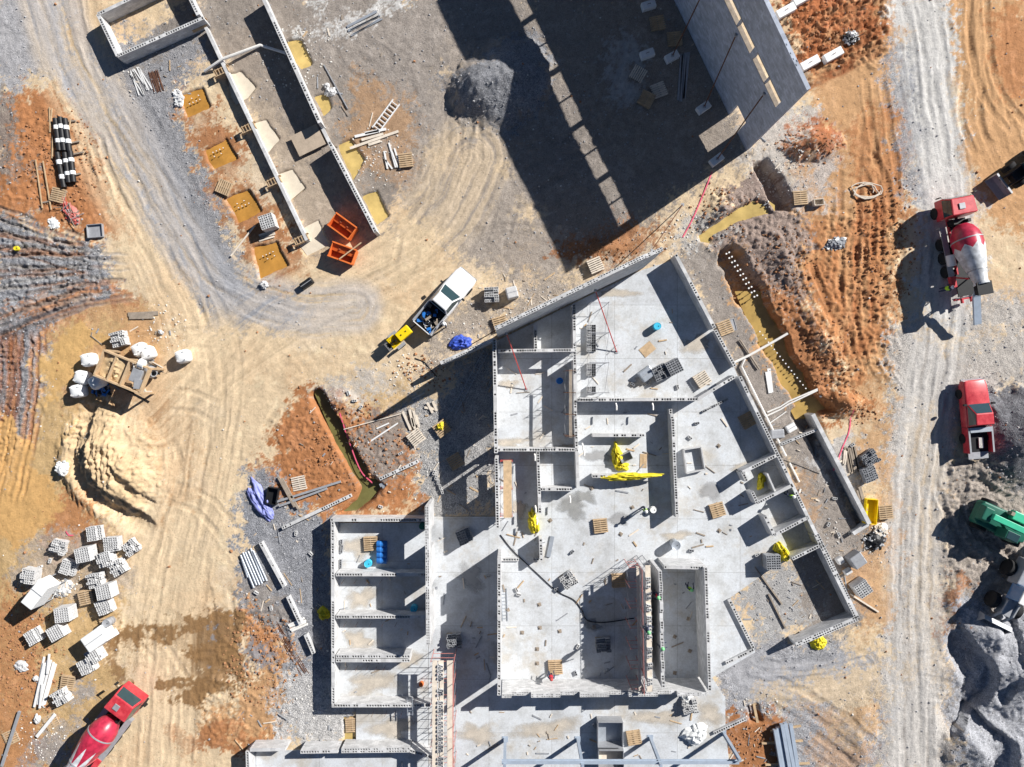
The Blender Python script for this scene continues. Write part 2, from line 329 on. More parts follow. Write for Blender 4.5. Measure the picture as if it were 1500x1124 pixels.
# broad tonal drift of the haul road
blend(LGREY, sstep(0.55, 0.8, n_lo) * 0.22, 0.2); blend(ORNG, sstep(0.55, 0.8, fbm(X * 0.3, Y * 0.3, 4, 71)) * 0.35)
ZONES = [
 ([(-20,-20),(75,-20),(95,60),(125,150),(70,120),(0,130),(-20,130)], GREY*1.25, 0.5, 12, .9, 0),
 ([(150,60),(310,10),(320,80),(260,140),(265,200),(312,270),(340,330),(380,420),(470,440),(420,480),(330,480),(270,400),(215,300),(170,190)], GREY*.92, 0.7, 10, .95, 0),
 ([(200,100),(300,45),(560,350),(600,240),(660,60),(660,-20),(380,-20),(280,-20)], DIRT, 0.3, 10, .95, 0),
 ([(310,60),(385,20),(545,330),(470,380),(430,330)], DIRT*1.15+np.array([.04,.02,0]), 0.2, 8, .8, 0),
 ([(262,130),(310,150),(345,190),(365,260),(400,290),(455,400),(400,425),(350,330),(312,290),(285,230)], CLAY*.85, 0.1, 8, .95, .5),
 ([(15,130),(90,150),(140,230),(172,330),(140,350),(60,330),(-20,310),(-20,190)], CLAY*1.05, 0.1, 9, 1, 0),
 ([(-20,130),(25,130),(25,240),(50,240),(30,260),(-20,250)], DIRT, 0.5, 8, .9, 0),
 ([(-20,300),(80,345),(150,360),(165,430),(100,450),(40,480),(-20,500)], GREY, 1.0, 8, 1, 0),
 ([(0,450),(130,420),(200,430),(215,470),(120,480),(60,520),(-20,540)], CLAY, 0.2, 9, .9, .6),
 ([(-20,480),(70,465),(60,600),(25,740),(-20,760)], GREY*.95, 1.0, 7, .95, 0),
 ([(65,490),(140,470),(220,440),(240,500),(150,600),(105,640),(95,700),(140,750),(190,790),(175,850),(168,960),(175,1030),(110,1144),(-20,1144),(-20,740),(30,700),(55,590)], OCH, 0.1, 12, 1, 0),
 ([(150,450),(250,460),(260,560),(250,640),(200,620),(110,610),(80,580)], ORNG*.95, 0.2, 14, .9, .3),
 ([(60,760),(120,700),(140,790),(90,830),(60,800)], CLAY, 0.1, 10, .85, 0),
 ([(40,790),(180,770),(190,860),(60,900),(20,860)], DIRT*1.4, 0.5, 12, .7, .4),
 ([(-20,860),(40,880),(70,1000),(60,1144),(-20,1144)], CLAY, 0.1, 12, .8, .8),
 ([(110,980),(140,1000),(90,1124),(40,1124)], GREY, 0.4, 10, .7, .3),
 ([(95,630),(150,600),(235,650),(240,720),(200,755),(140,740),(100,700)], SANDC, 0.0, 8, 1, 0),
 ([(200,560),(270,590),(290,680),(250,760),(235,690),(200,620)], ORNG*.9, 0.2, 14, .8, .3),
 ([(160,915),(240,922),(268,908),(340,888),(362,915),(330,950),(362,985),(300,1032),(230,1028),(275,1002),(262,962),(220,945),(175,948)], WET, 0.0, 4, .95, 0),
 ([(170,905),(165,1000),(175,1010),(190,940)], WET, 0.0, 6, .8, 0),
 ([(340,855),(400,880),(440,960),(440,1060),(380,1100),(270,1090),(300,1055),(375,1000),(370,930)], ORNG*.95, 0.1, 10, 1, 0),
 ([(345,870),(400,900),(425,960),(380,960)], CLAY, 0.1, 10, .8, .4),
 ([(322,900),(352,905),(350,960),(322,965)], DARKG*1.5, 0.2, 7, .85, 0),
 ([(355,948),(400,950),(398,980),(355,978)], DARKG*1.6, 0.2, 5, .9, 0),
 ([(262,1075),(360,1068),(420,1075),(420,1095),(262,1098)], CLAY*.9, 0.1, 8, .9, 0),
 ([(445,565),(478,565),(560,600),(612,650),(620,745),(500,765),(395,735),(372,700),(400,620)], CLAY*.95, 0.1, 9, 1, 0),
 ([(510,640),(560,585),(600,600),(612,680),(560,720),(530,690)], DIRT*1.05, 0.3, 9, .9, .2),
 ([(460,560),(520,550),(580,560),(560,590),(500,600)], LGREY, 0.4, 10, .7, .4),
 ([(510,590),(575,560),(590,585),(520,612)], OCH*1.1, 0.1, 6, .8, 0),
 ([(360,695),(390,690),(420,745),(490,765),(520,1050),(430,1075),(415,1000),(440,950),(350,860),(358,760)], GREY, 0.9, 8, 1, 0),
 ([(420,985),(490,980),(525,1040),(500,1090),(420,1090),(400,1040)], LGREY*1.2, 0.9, 8, 1, 0),
 ([(360,850),(400,840),(425,905),(390,905)], DIRT*1.1, 0.4, 8, .8, 0),
 ([(585,590),(645,565),(725,495),(735,500),(735,760),(625,760),(612,650)], LGREY*.9, 1.0, 7, 1, 0),
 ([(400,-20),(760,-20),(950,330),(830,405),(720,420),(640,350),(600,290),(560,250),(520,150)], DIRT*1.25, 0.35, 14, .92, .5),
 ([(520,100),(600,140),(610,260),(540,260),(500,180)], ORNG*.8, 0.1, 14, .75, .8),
 ([(640,-20),(1010,-20),(1100,220),(940,335),(840,400),(760,250)], DIRT*1.05, 0.4, 10, .9, 0),  # dirt painted darker over the outline of the tall wall's cast shadow
 ([(890,60),(930,60),(945,150),(895,150)], LGREY, 0.1, 9, .8, .4),
 ([(436,56),(570,-8),(600,-20),(590,2),(447,62)], PALE, 0.2, 4, .9, 0),
 ([(448,-20),(466,-20),(470,15),(455,20)], PALE, 0.2, 4, .9, 0),
 ([(650,120),(690,90),(770,50),(806,85),(795,155),(740,190),(675,178)], GREY*.85, 0.9, 8, 1, 0),
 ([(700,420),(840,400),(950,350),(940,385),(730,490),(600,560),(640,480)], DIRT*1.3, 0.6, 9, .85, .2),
 ([(810,380),(880,340),(960,310),(975,345),(900,385),(850,385)], CLAY*.8, 0.4, 9, .9, .4),
 ([(1125,-20),(1320,-20),(1325,300),(1310,560),(1255,590),(1190,480),(1120,330),(1190,150)], ORNG, 0.1, 12, 1, 0),
 ([(1130,-20),(1290,-20),(1290,60),(1210,110),(1180,110)], REDC*1.4, 0.2, 10, .95, .5),
 ([(1230,180),(1330,150),(1325,330),(1280,320)], CLAY, 0.1, 14, .8, .6),
 ([(1100,150),(1190,150),(1230,200),(1220,300),(1120,300),(1090,230)], LGREY*1.05, 0.5, 14, .75, .3),
 ([(1185,185),(1225,190),(1220,225),(1150,230),(1145,200)], REDC*1.3, 0.3, 8, .9, 0),
 ([(1170,330),(1300,300),(1310,480),(1260,560),(1190,480)], CLAY*1.05, 0.1, 14, .9, .6),
 ([(1375,-20),(1520,-20),(1520,350),(1440,310),(1420,220)], ORNG*1.05, 0.1, 12, 1, 0),
 ([(1440,20),(1520,0),(1520,150),(1460,140)], CLAY*1.1, 0.1, 14, .8, .3),
 ([(1305,-20),(1380,-20),(1425,290),(1430,470),(1350,480),(1345,300),(1325,150)], PALE*.95, 0.5, 8, .95, 0),
 ([(1300,60),(1335,60),(1355,300),(1320,300)], GREY*1.1, 0.9, 7, .85, .2),
 ([(1330,480),(1440,440),(1520,420),(1520,600),(1400,620)], LGREY, 0.6, 14, .8, .2),
 ([(1305,490),(1345,470),(1390,560),(1375,800),(1385,1144),(1290,1144),(1300,800)], np.array([.47,.44,.41]), 0.9, 9, .95, 0),
 ([(1335,600),(1380,600),(1372,1000),(1345,1000)], TAN*.95, 0.3, 14, .6, .2),
 ([(1385,670),(1460,640),(1520,640),(1520,1144),(1385,1144),(1375,850)], DIRT*1.45, 0.6, 12, .95, 0),
 ([(1385,840),(1412,850),(1410,910),(1385,940)], CLAY*.9, 0.3, 7, .8, 0),
 ([(1405,880),(1520,880),(1520,1144),(1400,1144),(1390,960)], GREY*1.35, 0.9, 8, 1, 0),
 ([(1425,570),(1520,560),(1520,730),(1465,705),(1430,640)], DARKG*1.25, 0.9, 8, 1, 0),
 ([(985,370),(1040,350),(1090,420),(1150,540),(1200,640),(1290,770),(1270,910),(1180,960),(1150,700),(1060,520)], DIRT*1.15, 0.4, 8, 1, 0),
 ([(1195,640),(1270,650),(1290,700),(1225,720)], LGREY*1.1, 0.4, 9, .8, .3),
 ([(1240,560),(1300,560),(1315,900),(1260,930),(1240,850),(1290,760)], ORNG, 0.2, 12, .8, .4),
 ([(1100,720),(1180,700),(1190,760),(1150,770)], ORNG*.8, 0.2, 9, .6, .4),
 ([(1060,270),(1130,250),(1180,320),(1170,430),(1230,580),(1190,600),(1090,400),(1030,350)], DIRT*1.05+np.array([.05,.01,0]), 0.6, 8, 1, 0),
 ([(1060,372),(1078,372),(1085,400),(1180,580),(1165,600),(1120,520)], ORNG, 0.0, 5, .95, 0),
 ([(1110,420),(1160,430),(1225,560),(1270,580),(1240,610),(1190,600)], CLAY*.95, 0.2, 7, .95, 0),
 ([(1200,570),(1255,560),(1260,590),(1190,620)], CLAY, 0.3, 7, .9, 0),
 ([(990,330),(1050,300),(1060,350),(985,372)], PALE*.75, 0.4, 9, .8, .2),
 ([(1050,930),(1190,940),(1290,960),(1300,1144),(1060,1144)], GREY*1.2, 0.9, 12, .95, 0),
 ([(1110,1010),(1290,960),(1290,1060),(1240,1100),(1200,1040)], TAN*.9, 0.3, 14, .85, .2),
 ([(1180,1030),(1270,1040),(1280,1124),(1200,1144)], ORNG*.9, 0.3, 14, .7, .7),
 ([(1060,1045),(1140,1030),(1145,1144),(1065,1144)], CLAY*.85, 0.2, 7, 1, 0),
 ([(1070,870),(1160,820),(1200,905),(1120,950)], LGREY*.9, 0.5, 7, 1, 0),
]
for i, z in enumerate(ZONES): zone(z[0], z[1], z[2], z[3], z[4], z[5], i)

# soils tracked into one another: each spot borrows its colour from a little way off
_ii, _jj = np.meshgrid(np.arange(shp[0]), np.arange(shp[1]), indexing='ij')
def smear(amp, f, sd):
    global colr, grav
    a_ = np.clip(_ii + ((fbm(X * f, Y * f, 4, sd, .65) - .5) * amp).astype(int), 0, shp[0] - 1); b_ = np.clip(_jj + ((fbm(X * f, Y * f, 4, sd + 7, .65) - .5) * amp).astype(int), 0, shp[1] - 1)
    colr = colr[a_, b_]; grav = grav[a_, b_]
smear(34, 2.2, 140); smear(9, 5.0, 150)
_d = fbm(X * 0.9, Y * 0.9, 6, 160, .7); blend(colr * .78, sstep(.56, .68, _d) * .45); _d = fbm(X * 1.3, Y * 1.3, 6, 170, .7); blend(np.minimum(colr * 1.25 + .03, .75), sstep(.55, .68, _d) * .5)
# ------------------------------------------------------------ relief
Z = (fbm(X * 0.12, Y * 0.12, 3, 3) - 0.5) * 0.12 + (n_mid - 0.5) * 0.10 + (n_hi - 0.5) * (0.05 + 0.05 * grav)
def bbox(pts, mg):
    return win(ext(min(p[0] for p in pts) - mg, -60, 1e9, 0), ext(max(p[0] for p in pts) + mg, -1e9, 1560, 0), ext(min(p[1] for p in pts) - mg, -60, 1e9, 0), ext(max(p[1] for p in pts) + mg, -1e9, 1184, 0))
def rough(poly, amp, freq=2.2, sd=0, soft=14):
    q = bbox(poly, 50)
    m = sstep(-soft, soft, poly_sd(poly, PX[q] + wx[q] * .5, PY[q] + wy[q] * .5))
    Z[q] += m * amp * (np.abs(np.roll(n_r, sd * 53, 1)[q] - 0.5) * 2.6)
def pile(cx, cy, rx, ry, h, rot=0, na=0.25, sd=0, flat=1.0):
    r_ = max(rx, ry) * 1.6; q = win(cx - r_, cx + r_, cy - r_, cy + r_)
    c, s_ = math.cos(R(rot)), math.sin(R(rot))
    dx = PXr[q] - cx + wx[q] * .25; dy = PYr[q] - cy + wy[q] * .25
    u = (dx * c + dy * s_) / rx; v = (-dx * s_ + dy * c) / ry
    n = np.roll(n_pile, sd * 41, 1)[q]
    r = np.sqrt(u * u + v * v) * (1 + n * 0.5)
    k = np.clip(1 - r, 0, 1); k = np.minimum(k, flat) / flat
    Z[q] += h * k + na * n * np.clip(k * 4, 0, 1)
def rut(pts, depth=0.06, gauge=15, wid=4.5, tread=0.0, sd=0, colk=0.0, colc=None, th=(.25, .6)):
    """a pair of wheel or track marks"""
    P = curve(pts); q = bbox(P, gauge + 14); L_ = sum(math.hypot(P[i + 1][0] - P[i][0], P[i + 1][1] - P[i][1]) for i in range(len(P) - 1))
    D, A = line_d(P, PXr[q] + wx[q] * .12, PYr[q] + wy[q] * .12, gauge + 14)
    k = sstep(th[0], th[1], fbm(A * 0.02 + sd, D * 0.02 + sd * 3.1, 2, sd % 50)) * sstep(1, 26, A) * sstep(L_ - 1, L_ - 26, A)
    for o in (-gauge, gauge):
        e = np.abs(D - o) / wid; g4 = np.exp(-e ** 4)
        Z[q] += depth * (-g4 + 0.5 * np.exp(-((e - 1.35) / 0.35) ** 2)) * k
        if tread: Z[q] += tread * np.sin(A * 2 * math.pi / 4.6 + D * 0.25) * g4 * k
        if colk and colc is None: colr[q] *= (1 - (colk * g4 * k)[..., None])
        if colc is not None: mm_ = (colk * np.exp(-(e * .8) ** 4) * k)[..., None]; colr[q] = colr[q] * (1 - mm_) + np.asarray(colc) * mm_
def carve(pts, half, depth, soft=4, jit=.5):
    q = bbox(pts, half + 24)
    D, A = line_d(pts, PXr[q] + wx[q] * jit * .25, PYr[q] + wy[q] * jit * .25, half + 20)
    m = sstep(half + soft, half - 1, np.abs(D)); Z[q] = Z[q] * (1 - m) - depth * m
def pit(poly, depth, soft=3):
    q = bbox(poly, 20)
    m = sstep(-soft, soft, poly_sd(poly, PXr[q] + wx[q] * .12, PYr[q] + wy[q] * .12)); Z[q] = Z[q] * (1 - m) - depth * m

pile(738, 122, 86, 66, 2.3, -25, .6, 1); pile(690, 132, 44, 42, 0.9, 0, .4, 2)
pile(168, 678, 92, 84, 1.45, 20, 1.1, 3, .7)
def scarp(pts, dz, reach):
    """the ground drops on one side of a line, as where a loader has bitten into a heap"""
    P = curve(pts); q = bbox(P, reach + 5); D, A = line_d(P, PXr[q] + wx[q] * .2, PYr[q] + wy[q] * .2, reach + 4)
    Z[q] -= dz * sstep(-3, 3, -D) * sstep(reach, reach * .5, np.abs(D)) * (np.abs(D) < 500)
scarp([(140, 625), (136, 655), (146, 690), (168, 722), (205, 748)], .6, 38); scarp([(122, 680), (138, 712), (165, 738)], .4, 26); scarp([(185, 690), (200, 710), (218, 730)], .3, 20)
pile(1490, 640, 62, 80, 2.6, 15, .6, 4); pile(1445, 600, 24, 30, 0.7, 0, .2, 5)
pile(1445, 925, 52, 34, 1.6, 10, .4, 6); pile(1485, 985, 74, 62, 1.9, -20, .35, 7); pile(1430, 1090, 60, 56, 1.3, 30, .35, 8); pile(1510, 1110, 70, 60, 1.9, 0, .35, 9)
scarp([(1432, 950), (1455, 985), (1448, 1020), (1420, 1050)], 1.1, 50); scarp([(1490, 920), (1492, 970), (1478, 1000)], .6, 40); scarp([(1450, 1060), (1475, 1085), (1480, 1120)], .8, 44)
rough([(1385, 880), (1520, 870), (1520, 1144), (1400, 1144)], 0.16, 0.8, 1)
pile(1190, 212, 52, 26, 1.1, -8, .6, 10); pile(1150, 375, 44, 56, .6, -25, .6, 11); pile(1200, 490, 26, 74, .6, -27, .7, 12); pile(1235, 590, 34, 22, 1.1, 0, .6, 13)
pile(1060, 315, 44, 30, 0.8, -25, .7, 14); pile(880, 368, 50, 18, 0.6, -25, .5, 15); pile(1260, 1075, 30, 60, .4, 0, .3, 16); pile(1398, 875, 16, 34, .5, 0, .3, 17)
pile(500, 585, 30, 20, .3, 20, .3, 18)
rough([(1125, -20), (1310, -20), (1300, 90), (1180, 120)], 0.45, 1.6, 2); rough([(1040, 270), (1180, 300), (1190, 430), (1260, 580), (1200, 600), (1030, 350)], 0.34, 1.8, 3)
rough([(-20, 300), (150, 360), (165, 430), (60, 480), (60, 600), (-20, 740)], 0.28, 2.2, 4); rough([(1380, 640), (1500, 700), (1500, 880), (1380, 860)], 0.28, 1.5, 5)
rough([(1200, 300), (1320, 300), (1310, 560), (1230, 540)], 0.2, 2.0, 6); rough([(20, 150), (160, 200), (160, 340), (0, 300)], 0.16, 2.4, 7); rough([(350, 870), (430, 900), (440, 1080), (270, 1090)], 0.18, 2.2, 8)
rough([(95, 630), (150, 600), (235, 650), (240, 720), (200, 755), (140, 740)], .34, 2, 11, 6)
rough([(395, 620), (460, 570), (610, 650), (600, 740), (390, 720)], 0.2, 2.0, 9)
k = 0
def streaks(pts, half, amp, dz, sd, dust=None):
    """long faint wheel streaks that follow a haul road"""
    P = curve(pts); q = bbox(P, half + 12); D, A = line_d(P, PXr[q] + wx[q] * .15, PYr[q] + wy[q] * .15, half + 10)
    m = sstep(half, half * .55, np.abs(D)) * (np.abs(D) < 500); n = fbm(D * .16 + sd, A * .006 + sd, 4, sd, .7) - .5; n2 = fbm(D * .45, A * .02 + sd, 3, sd + 3, .6) - .5
    f = 1 + m * (amp * 2 * n + amp * n2)
    if dust is not None: dm = (m * .55 * sstep(.45, .7, n + .5 + .2))[..., None]; colr[q] = colr[q] * (1 - dm) + np.asarray(dust) * dm
    colr[q] *= f[..., None]; grav[q] *= 1 - .75 * m; Z[q] = Z[q] * (1 - .45 * m) + dz * m * (n * 2 + n2)
streaks([(80, -30), (120, 110), (180, 250), (255, 400), (300, 540), (285, 700), (240, 880), (225, 1160)], 72, .22, .05, 301, TAN * 1.05)
streaks([(230, 620), (330, 520), (450, 440), (580, 375), (650, 310), (690, 230)], 72, .24, .05, 302, TAN)
streaks([(70, -30), (118, 100), (195, 225), (262, 335), (325, 412), (430, 452), (520, 450)], 50, .2, .04, 303, GREY * 1.3)
streaks([(1340, -30), (1362, 150), (1385, 300), (1375, 480), (1345, 700), (1338, 900), (1342, 1160)], 52, .22, .05, 304, np.array([.56, .54, .51]))
streaks([(1260, 980), (1180, 1000), (1100, 985)], 40, .2, .05, 305); streaks([(1440, -30), (1440, 120), (1480, 240), (1540, 280)], 60, .22, .06, 306); rough([(1180, 330), (1310, 290), (1320, 560), (1230, 560)], .22, 2, 15)
ROAD = [[(95, -20), (125, 130), (190, 280), (260, 420), (300, 540), (285, 700), (245, 880), (230, 1144)],
        [(120, -20), (150, 130), (220, 280), (290, 420), (335, 540), (320, 700), (280, 880), (260, 1144)],
        [(330, 560), (380, 480), (480, 440), (600, 380), (720, 260), (770, 60)],
        [(300, 520), (370, 450), (470, 420), (580, 350), (660, 230), (690, 40)],
        [(320, 620), (400, 520), (520, 480), (640, 380), (760, 340)],
        [(170, 160), (240, 280), (310, 390), (400, 460), (500, 450)], [(190, 150), (260, 270), (330, 380), (410, 440)],
        [(1335, -20), (1360, 150), (1390, 300), (1385, 470), (1350, 700), (1345, 1144)], [(1355, -20), (1385, 180), (1405, 300), (1390, 480), (1360, 720), (1365, 1144)], [(1340, -20), (1372, 200), (1380, 420), (1335, 640), (1325, 900), (1335, 1144)]]
for j, p in enumerate(ROAD):
    w8 = [(x + random.uniform(-7, 7), y + random.uniform(-5, 5)) for x, y in p]
    rut(w8, 0.03, 15, 5, 0.004, j + 1, .06, None, (.4, .65)); rut([(x + random.uniform(4, 14), y + 5) for x, y in p], 0.022, 15, 4, 0.012, j + 21, .05, None, (.45, .7))
TR = [([(-20, 340), (60, 370), (150, 385), (230, 380)], .16), ([(-20, 380), (80, 400), (170, 400)], .14), ([(-20, 330), (70, 345), (150, 375)], .14), ([(-20, 450), (60, 425), (140, 410), (210, 420)], .16), ([(-20, 490), (60, 455), (150, 435)], .16), ([(-20, 410), (90, 415), (200, 405)], .1),
      ([(22, 480), (24, 600), (0, 720)], .16), ([(45, 480), (45, 590), (18, 700)], .14),
      ([(1150, 120), (1230, 60), (1300, -20)], .1), ([(1130, 90), (1250, 40)], .1), ([(1285, -20), (1280, 100), (1300, 260), (1310, 420)], .1), ([(1250, 200), (1290, 300), (1260, 480)], .1), ([(1185, 330), (1180, 400), (1250, 540)], .12), ([(1290, 400), (1270, 480), (1290, 560)], .1),
      ([(1430, -20), (1445, 120), (1500, 200)], .09), ([(1440, 60), (1420, 160), (1450, 230), (1510, 250)], .09), ([(1400, 20), (1430, 180), (1500, 180)], .08),
      ([(1385, 700), (1430, 690), (1500, 730)], .14), ([(1390, 820), (1440, 800), (1500, 850)], .14), ([(1390, 660), (1440, 700), (1480, 705)], .12), ([(1400, 560), (1400, 700), (1385, 860)], .1), ([(1380, 700), (1420, 790), (1480, 830)], .14),
      ([(1120, 1000), (1200, 1040), (1290, 1110)], .07), ([(1110, 1030), (1180, 1080), (1260, 1144)], .07), ([(1280, 960), (1200, 980), (1100, 985)], .06),
      ([(130, 190), (150, 260), (180, 330)], .09), ([(390, 650), (420, 600), (460, 575)], .07), ([(245, 640), (250, 700), (225, 750)], .08), ([(350, 880), (390, 900), (420, 980)], .1), ([(330, 900), (340, 960)], .07),
      ([(520, 60), (560, 90), (530, 100), (505, 75), (530, 55)], .05), ([(760, 230), (860, 200), (930, 80)], .06), ([(780, 300), (900, 220), (960, 150)], .06), ([(880, -20), (900, 60), (890, 140), (930, 220)], .07)]
for j, (p, d) in enumerate(TR[8:]): rut(p, d * .8, 13, 5, d * .25, j + 50, .06, None, (.35, .6))
for j in range(34):                                    # ruts fanning in from the left edge
    y0 = random.uniform(296, 512); y1 = 398 + (y0 - 404) * .28 + random.uniform(-14, 14); xe = random.uniform(90, 210)
    rut([(-30, y0), (50, y0 + (y1 - y0) * .45 + random.uniform(-6, 6)), (110, y0 + (y1 - y0) * .8), (xe, y1)], random.uniform(.05, .11), random.uniform(3, 15), random.uniform(1.0, 3), .015, 200 + j, .6, [DIRT * .8, DARKG * 1.2, LGREY * .9, CLAY * .8, DIRT][j % 5], (.3, .55))
for j in range(9):
    x0 = random.uniform(0, 58); rut([(x0 + random.uniform(0, 14), 478), (x0 + 6, 560), (x0 - 8, 660), (x0 - 26, 745)], random.uniform(.03, .07), 5, random.uniform(1.6, 3), .015, 240 + j, .7, [CLAY * .9, REDC, CLAY][j % 3], (.3, .55))
for j in range(9):                                     # tracked clay right of the trench and at the top right
    x0 = random.uniform(1235, 1310); rut([(x0, random.uniform(150, 300)), (x0 + random.uniform(-25, 15), 380), (x0 + random.uniform(-30, 10), random.uniform(450, 560))], random.uniform(.03, .07), 12, 4, .02, 260 + j, .45, [CLAY, REDC * 1.2, ORNG][j % 3], (.4, .6))
for j in range(10):
    a0 = random.uniform(0, 140); rut([(1135 + random.uniform(0, 50), a0), (1220, a0 - 30 + random.uniform(-10, 10)), (1300, a0 - 70)], .08, 11, 4, .03, 280 + j, .6, [REDC, ORNG, REDC * .8][j % 3], (.35, .6))
for j in range(26):                                    # more wheel marks wandering over the open ground
    x0, y0, x1, y1 = [(250, 500, 330, 1050), (560, 230, 760, 330), (1310, 520, 1400, 1100), (1240, 250, 1310, 520), (640, 60, 760, 330), (190, 800, 330, 1100)][j % 6]
    a = random.uniform(0, 6.28); cx = random.uniform(x0, x1); cy = random.uniform(y0, y1); l = random.uniform(40, 110); b = random.uniform(-.5, .5)
    rut([(cx - l * math.cos(a), cy - l * math.sin(a)), (cx + 12 * b, cy + 12 * b), (cx + l * math.cos(a + b), cy + l * math.sin(a + b))], .035, 14, 4.2, .01, 120 + j, .03)

# wet patches lie over the tracks
for st_ in ([(166,914),(200,920),(240,924),(272,910),(310,902),(345,888),(352,898),(320,915),(280,930),(240,946),(205,938),(172,946)], [(330,892),(356,900),(362,930),(350,962),(322,968),(316,930)], [(262,948),(300,940),(352,950),(366,978),(352,996),(322,984),(296,972),(268,962)], [(232,1004),(262,996),(300,998),(296,1008),(262,1010),(238,1012)], [(230,1026),(262,1014),(300,1006),(330,1002),(318,1022),(290,1030),(250,1034)]): zone(st_, WET, 0.0, 2, .95, 0, 0, .35)
zone([(168,900),(176,900),(172,1010),(164,1010)], WET, 0, 3, .8, 0, 0, .6)
zone([(2,600),(40,640),(60,700),(90,745),(60,790),(20,800),(-20,780),(-20,640)], OCH * np.array([1.15, 1.0, .8]), 0, 4, .9, 0, 0, .6); zone([(66,500),(120,475),(150,500),(100,560),(70,590)], OCH * np.array([1.15, 1.05, .85]), 0, 3, .85, 0, 0, .6)

# building plots stay level
def flat(poly, z=-0.03, soft=6):
    q = bbox(poly, 30); m = sstep(-soft, soft * .2, poly_sd(poly, PXr[q], PYr[q])); Z[q] = Z[q] * (1 - m) + z * m
SLAB = [(727, 500), (940, 396), (988, 381), (1074, 536), (1082, 556), (1137, 668), (1160, 716), (1180, 758), (1199, 798), (1160, 817), (1122, 838), (1068, 876), (1106, 955), (1043, 992), (1062, 1022), (1062, 1062), (1072, 1160), (628, 1160), (628, 757), (727, 757)]
WING = [(492, 766), (629, 766), (629, 1160), (375, 1160), (375, 1100), (522, 1096), (522, 1036), (492, 1030)]
flat([(x, y) for x, y in SLAB]); flat(WING); flat([(1070, 870), (1195, 795), (1250, 905), (1110, 955)], 0.02)
flat([(728, 494), (945, 388), (940, 402), (728, 510)], -.03)

# footing pits, trenches
PITS = [([(266, 138), (296, 129), (307, 156), (274, 171)], 'o'), ([(300, 220), (330, 204), (346, 232), (312, 246)], 'o'), ([(332, 290), (366, 279), (382, 308), (350, 325)], 'o'), ([(372, 362), (405, 354), (421, 388), (382, 406)], 'o'),
        ([(418, 62), (442, 58), (458, 92), (440, 100), (428, 88)], 'y'), ([(460, 140), (478, 138), (485, 158), (474, 168)], 'y'), ([(496, 212), (514, 204), (533, 232), (516, 262), (508, 245)], 'y'), ([(530, 286), (552, 280), (569, 316), (552, 328)], 'y')]
for p, _ in PITS: pit(p, 0.5)
PADS = [[(333, 110), (352, 104), (373, 128), (362, 142), (345, 152), (338, 140)], [(408, 256), (428, 249), (445, 275), (425, 292), (412, 285)], [(437, 338), (465, 324), (480, 358), (450, 374), (440, 360)], [(368, 182), (390, 176), (408, 205), (392, 222), (378, 210)]]
for p in PADS: pit(p, 0.35)
carve([(466, 580), (500, 645), (532, 700)], 9, 1.1); pit([(528, 698), (548, 700), (560, 712), (545, 730), (520, 752), (498, 752), (520, 735), (528, 718)], 0.85, 4)
carve([(1070, 380), (1102, 436), (1150, 528), (1186, 592)], 13, 1.4, 9, 1.2); pit([(1172, 585), (1200, 580), (1220, 600), (1178, 608)], 0.9, 4)
pit([(1024, 345), (1060, 318), (1105, 292), (1122, 300), (1128, 312), (1085, 326), (1045, 345), (1040, 356), (1026, 354)], 0.35, 4)
pit([(1106, 244), (1122, 236), (1132, 250), (1146, 262), (1160, 290), (1156, 306), (1136, 306), (1126, 288), (1118, 268)], 1.3, 5); carve([(1172, 608), (1190, 625), (1205, 660)], 10, 0.9, 5); carve([(1200, 650), (1240, 720), (1266, 766)], 7, 0.5, 4)
pit([(503, 1052), (522, 1050), (522, 1090), (505, 1090)], 0.4); pit([(1095, 1035), (1110, 1030), (1118, 1058), (1100, 1060)], 0.5)

nv = X.size
me = bpy.data.meshes.new('ground')
ny, nx = shp
idx = np.arange(nv).reshape(shp)
quads = np.stack([idx[:-1, :-1], idx[:-1, 1:], idx[1:, 1:], idx[1:, :-1]], -1).reshape(-1, 4)
me.vertices.add(nv); me.vertices.foreach_set('co', np.stack([X, Y, Z], -1).astype(np.float32).ravel())
me.loops.add(quads.size); me.loops.foreach_set('vertex_index', quads.astype(np.int32).ravel())
me.polygons.add(len(quads)); me.polygons.foreach_set('loop_start', np.arange(0, quads.size, 4, dtype=np.int32))
me.polygons.foreach_set('use_smooth', np.ones(len(quads), bool))
me.update(calc_edges=True)
ca = me.color_attributes.new('soil', 'FLOAT_COLOR', 'POINT')
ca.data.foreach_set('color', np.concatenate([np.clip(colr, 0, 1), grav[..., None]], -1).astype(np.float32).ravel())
ground = bpy.data.objects.new('ground', me); COL.objects.link(ground); struct(ground)

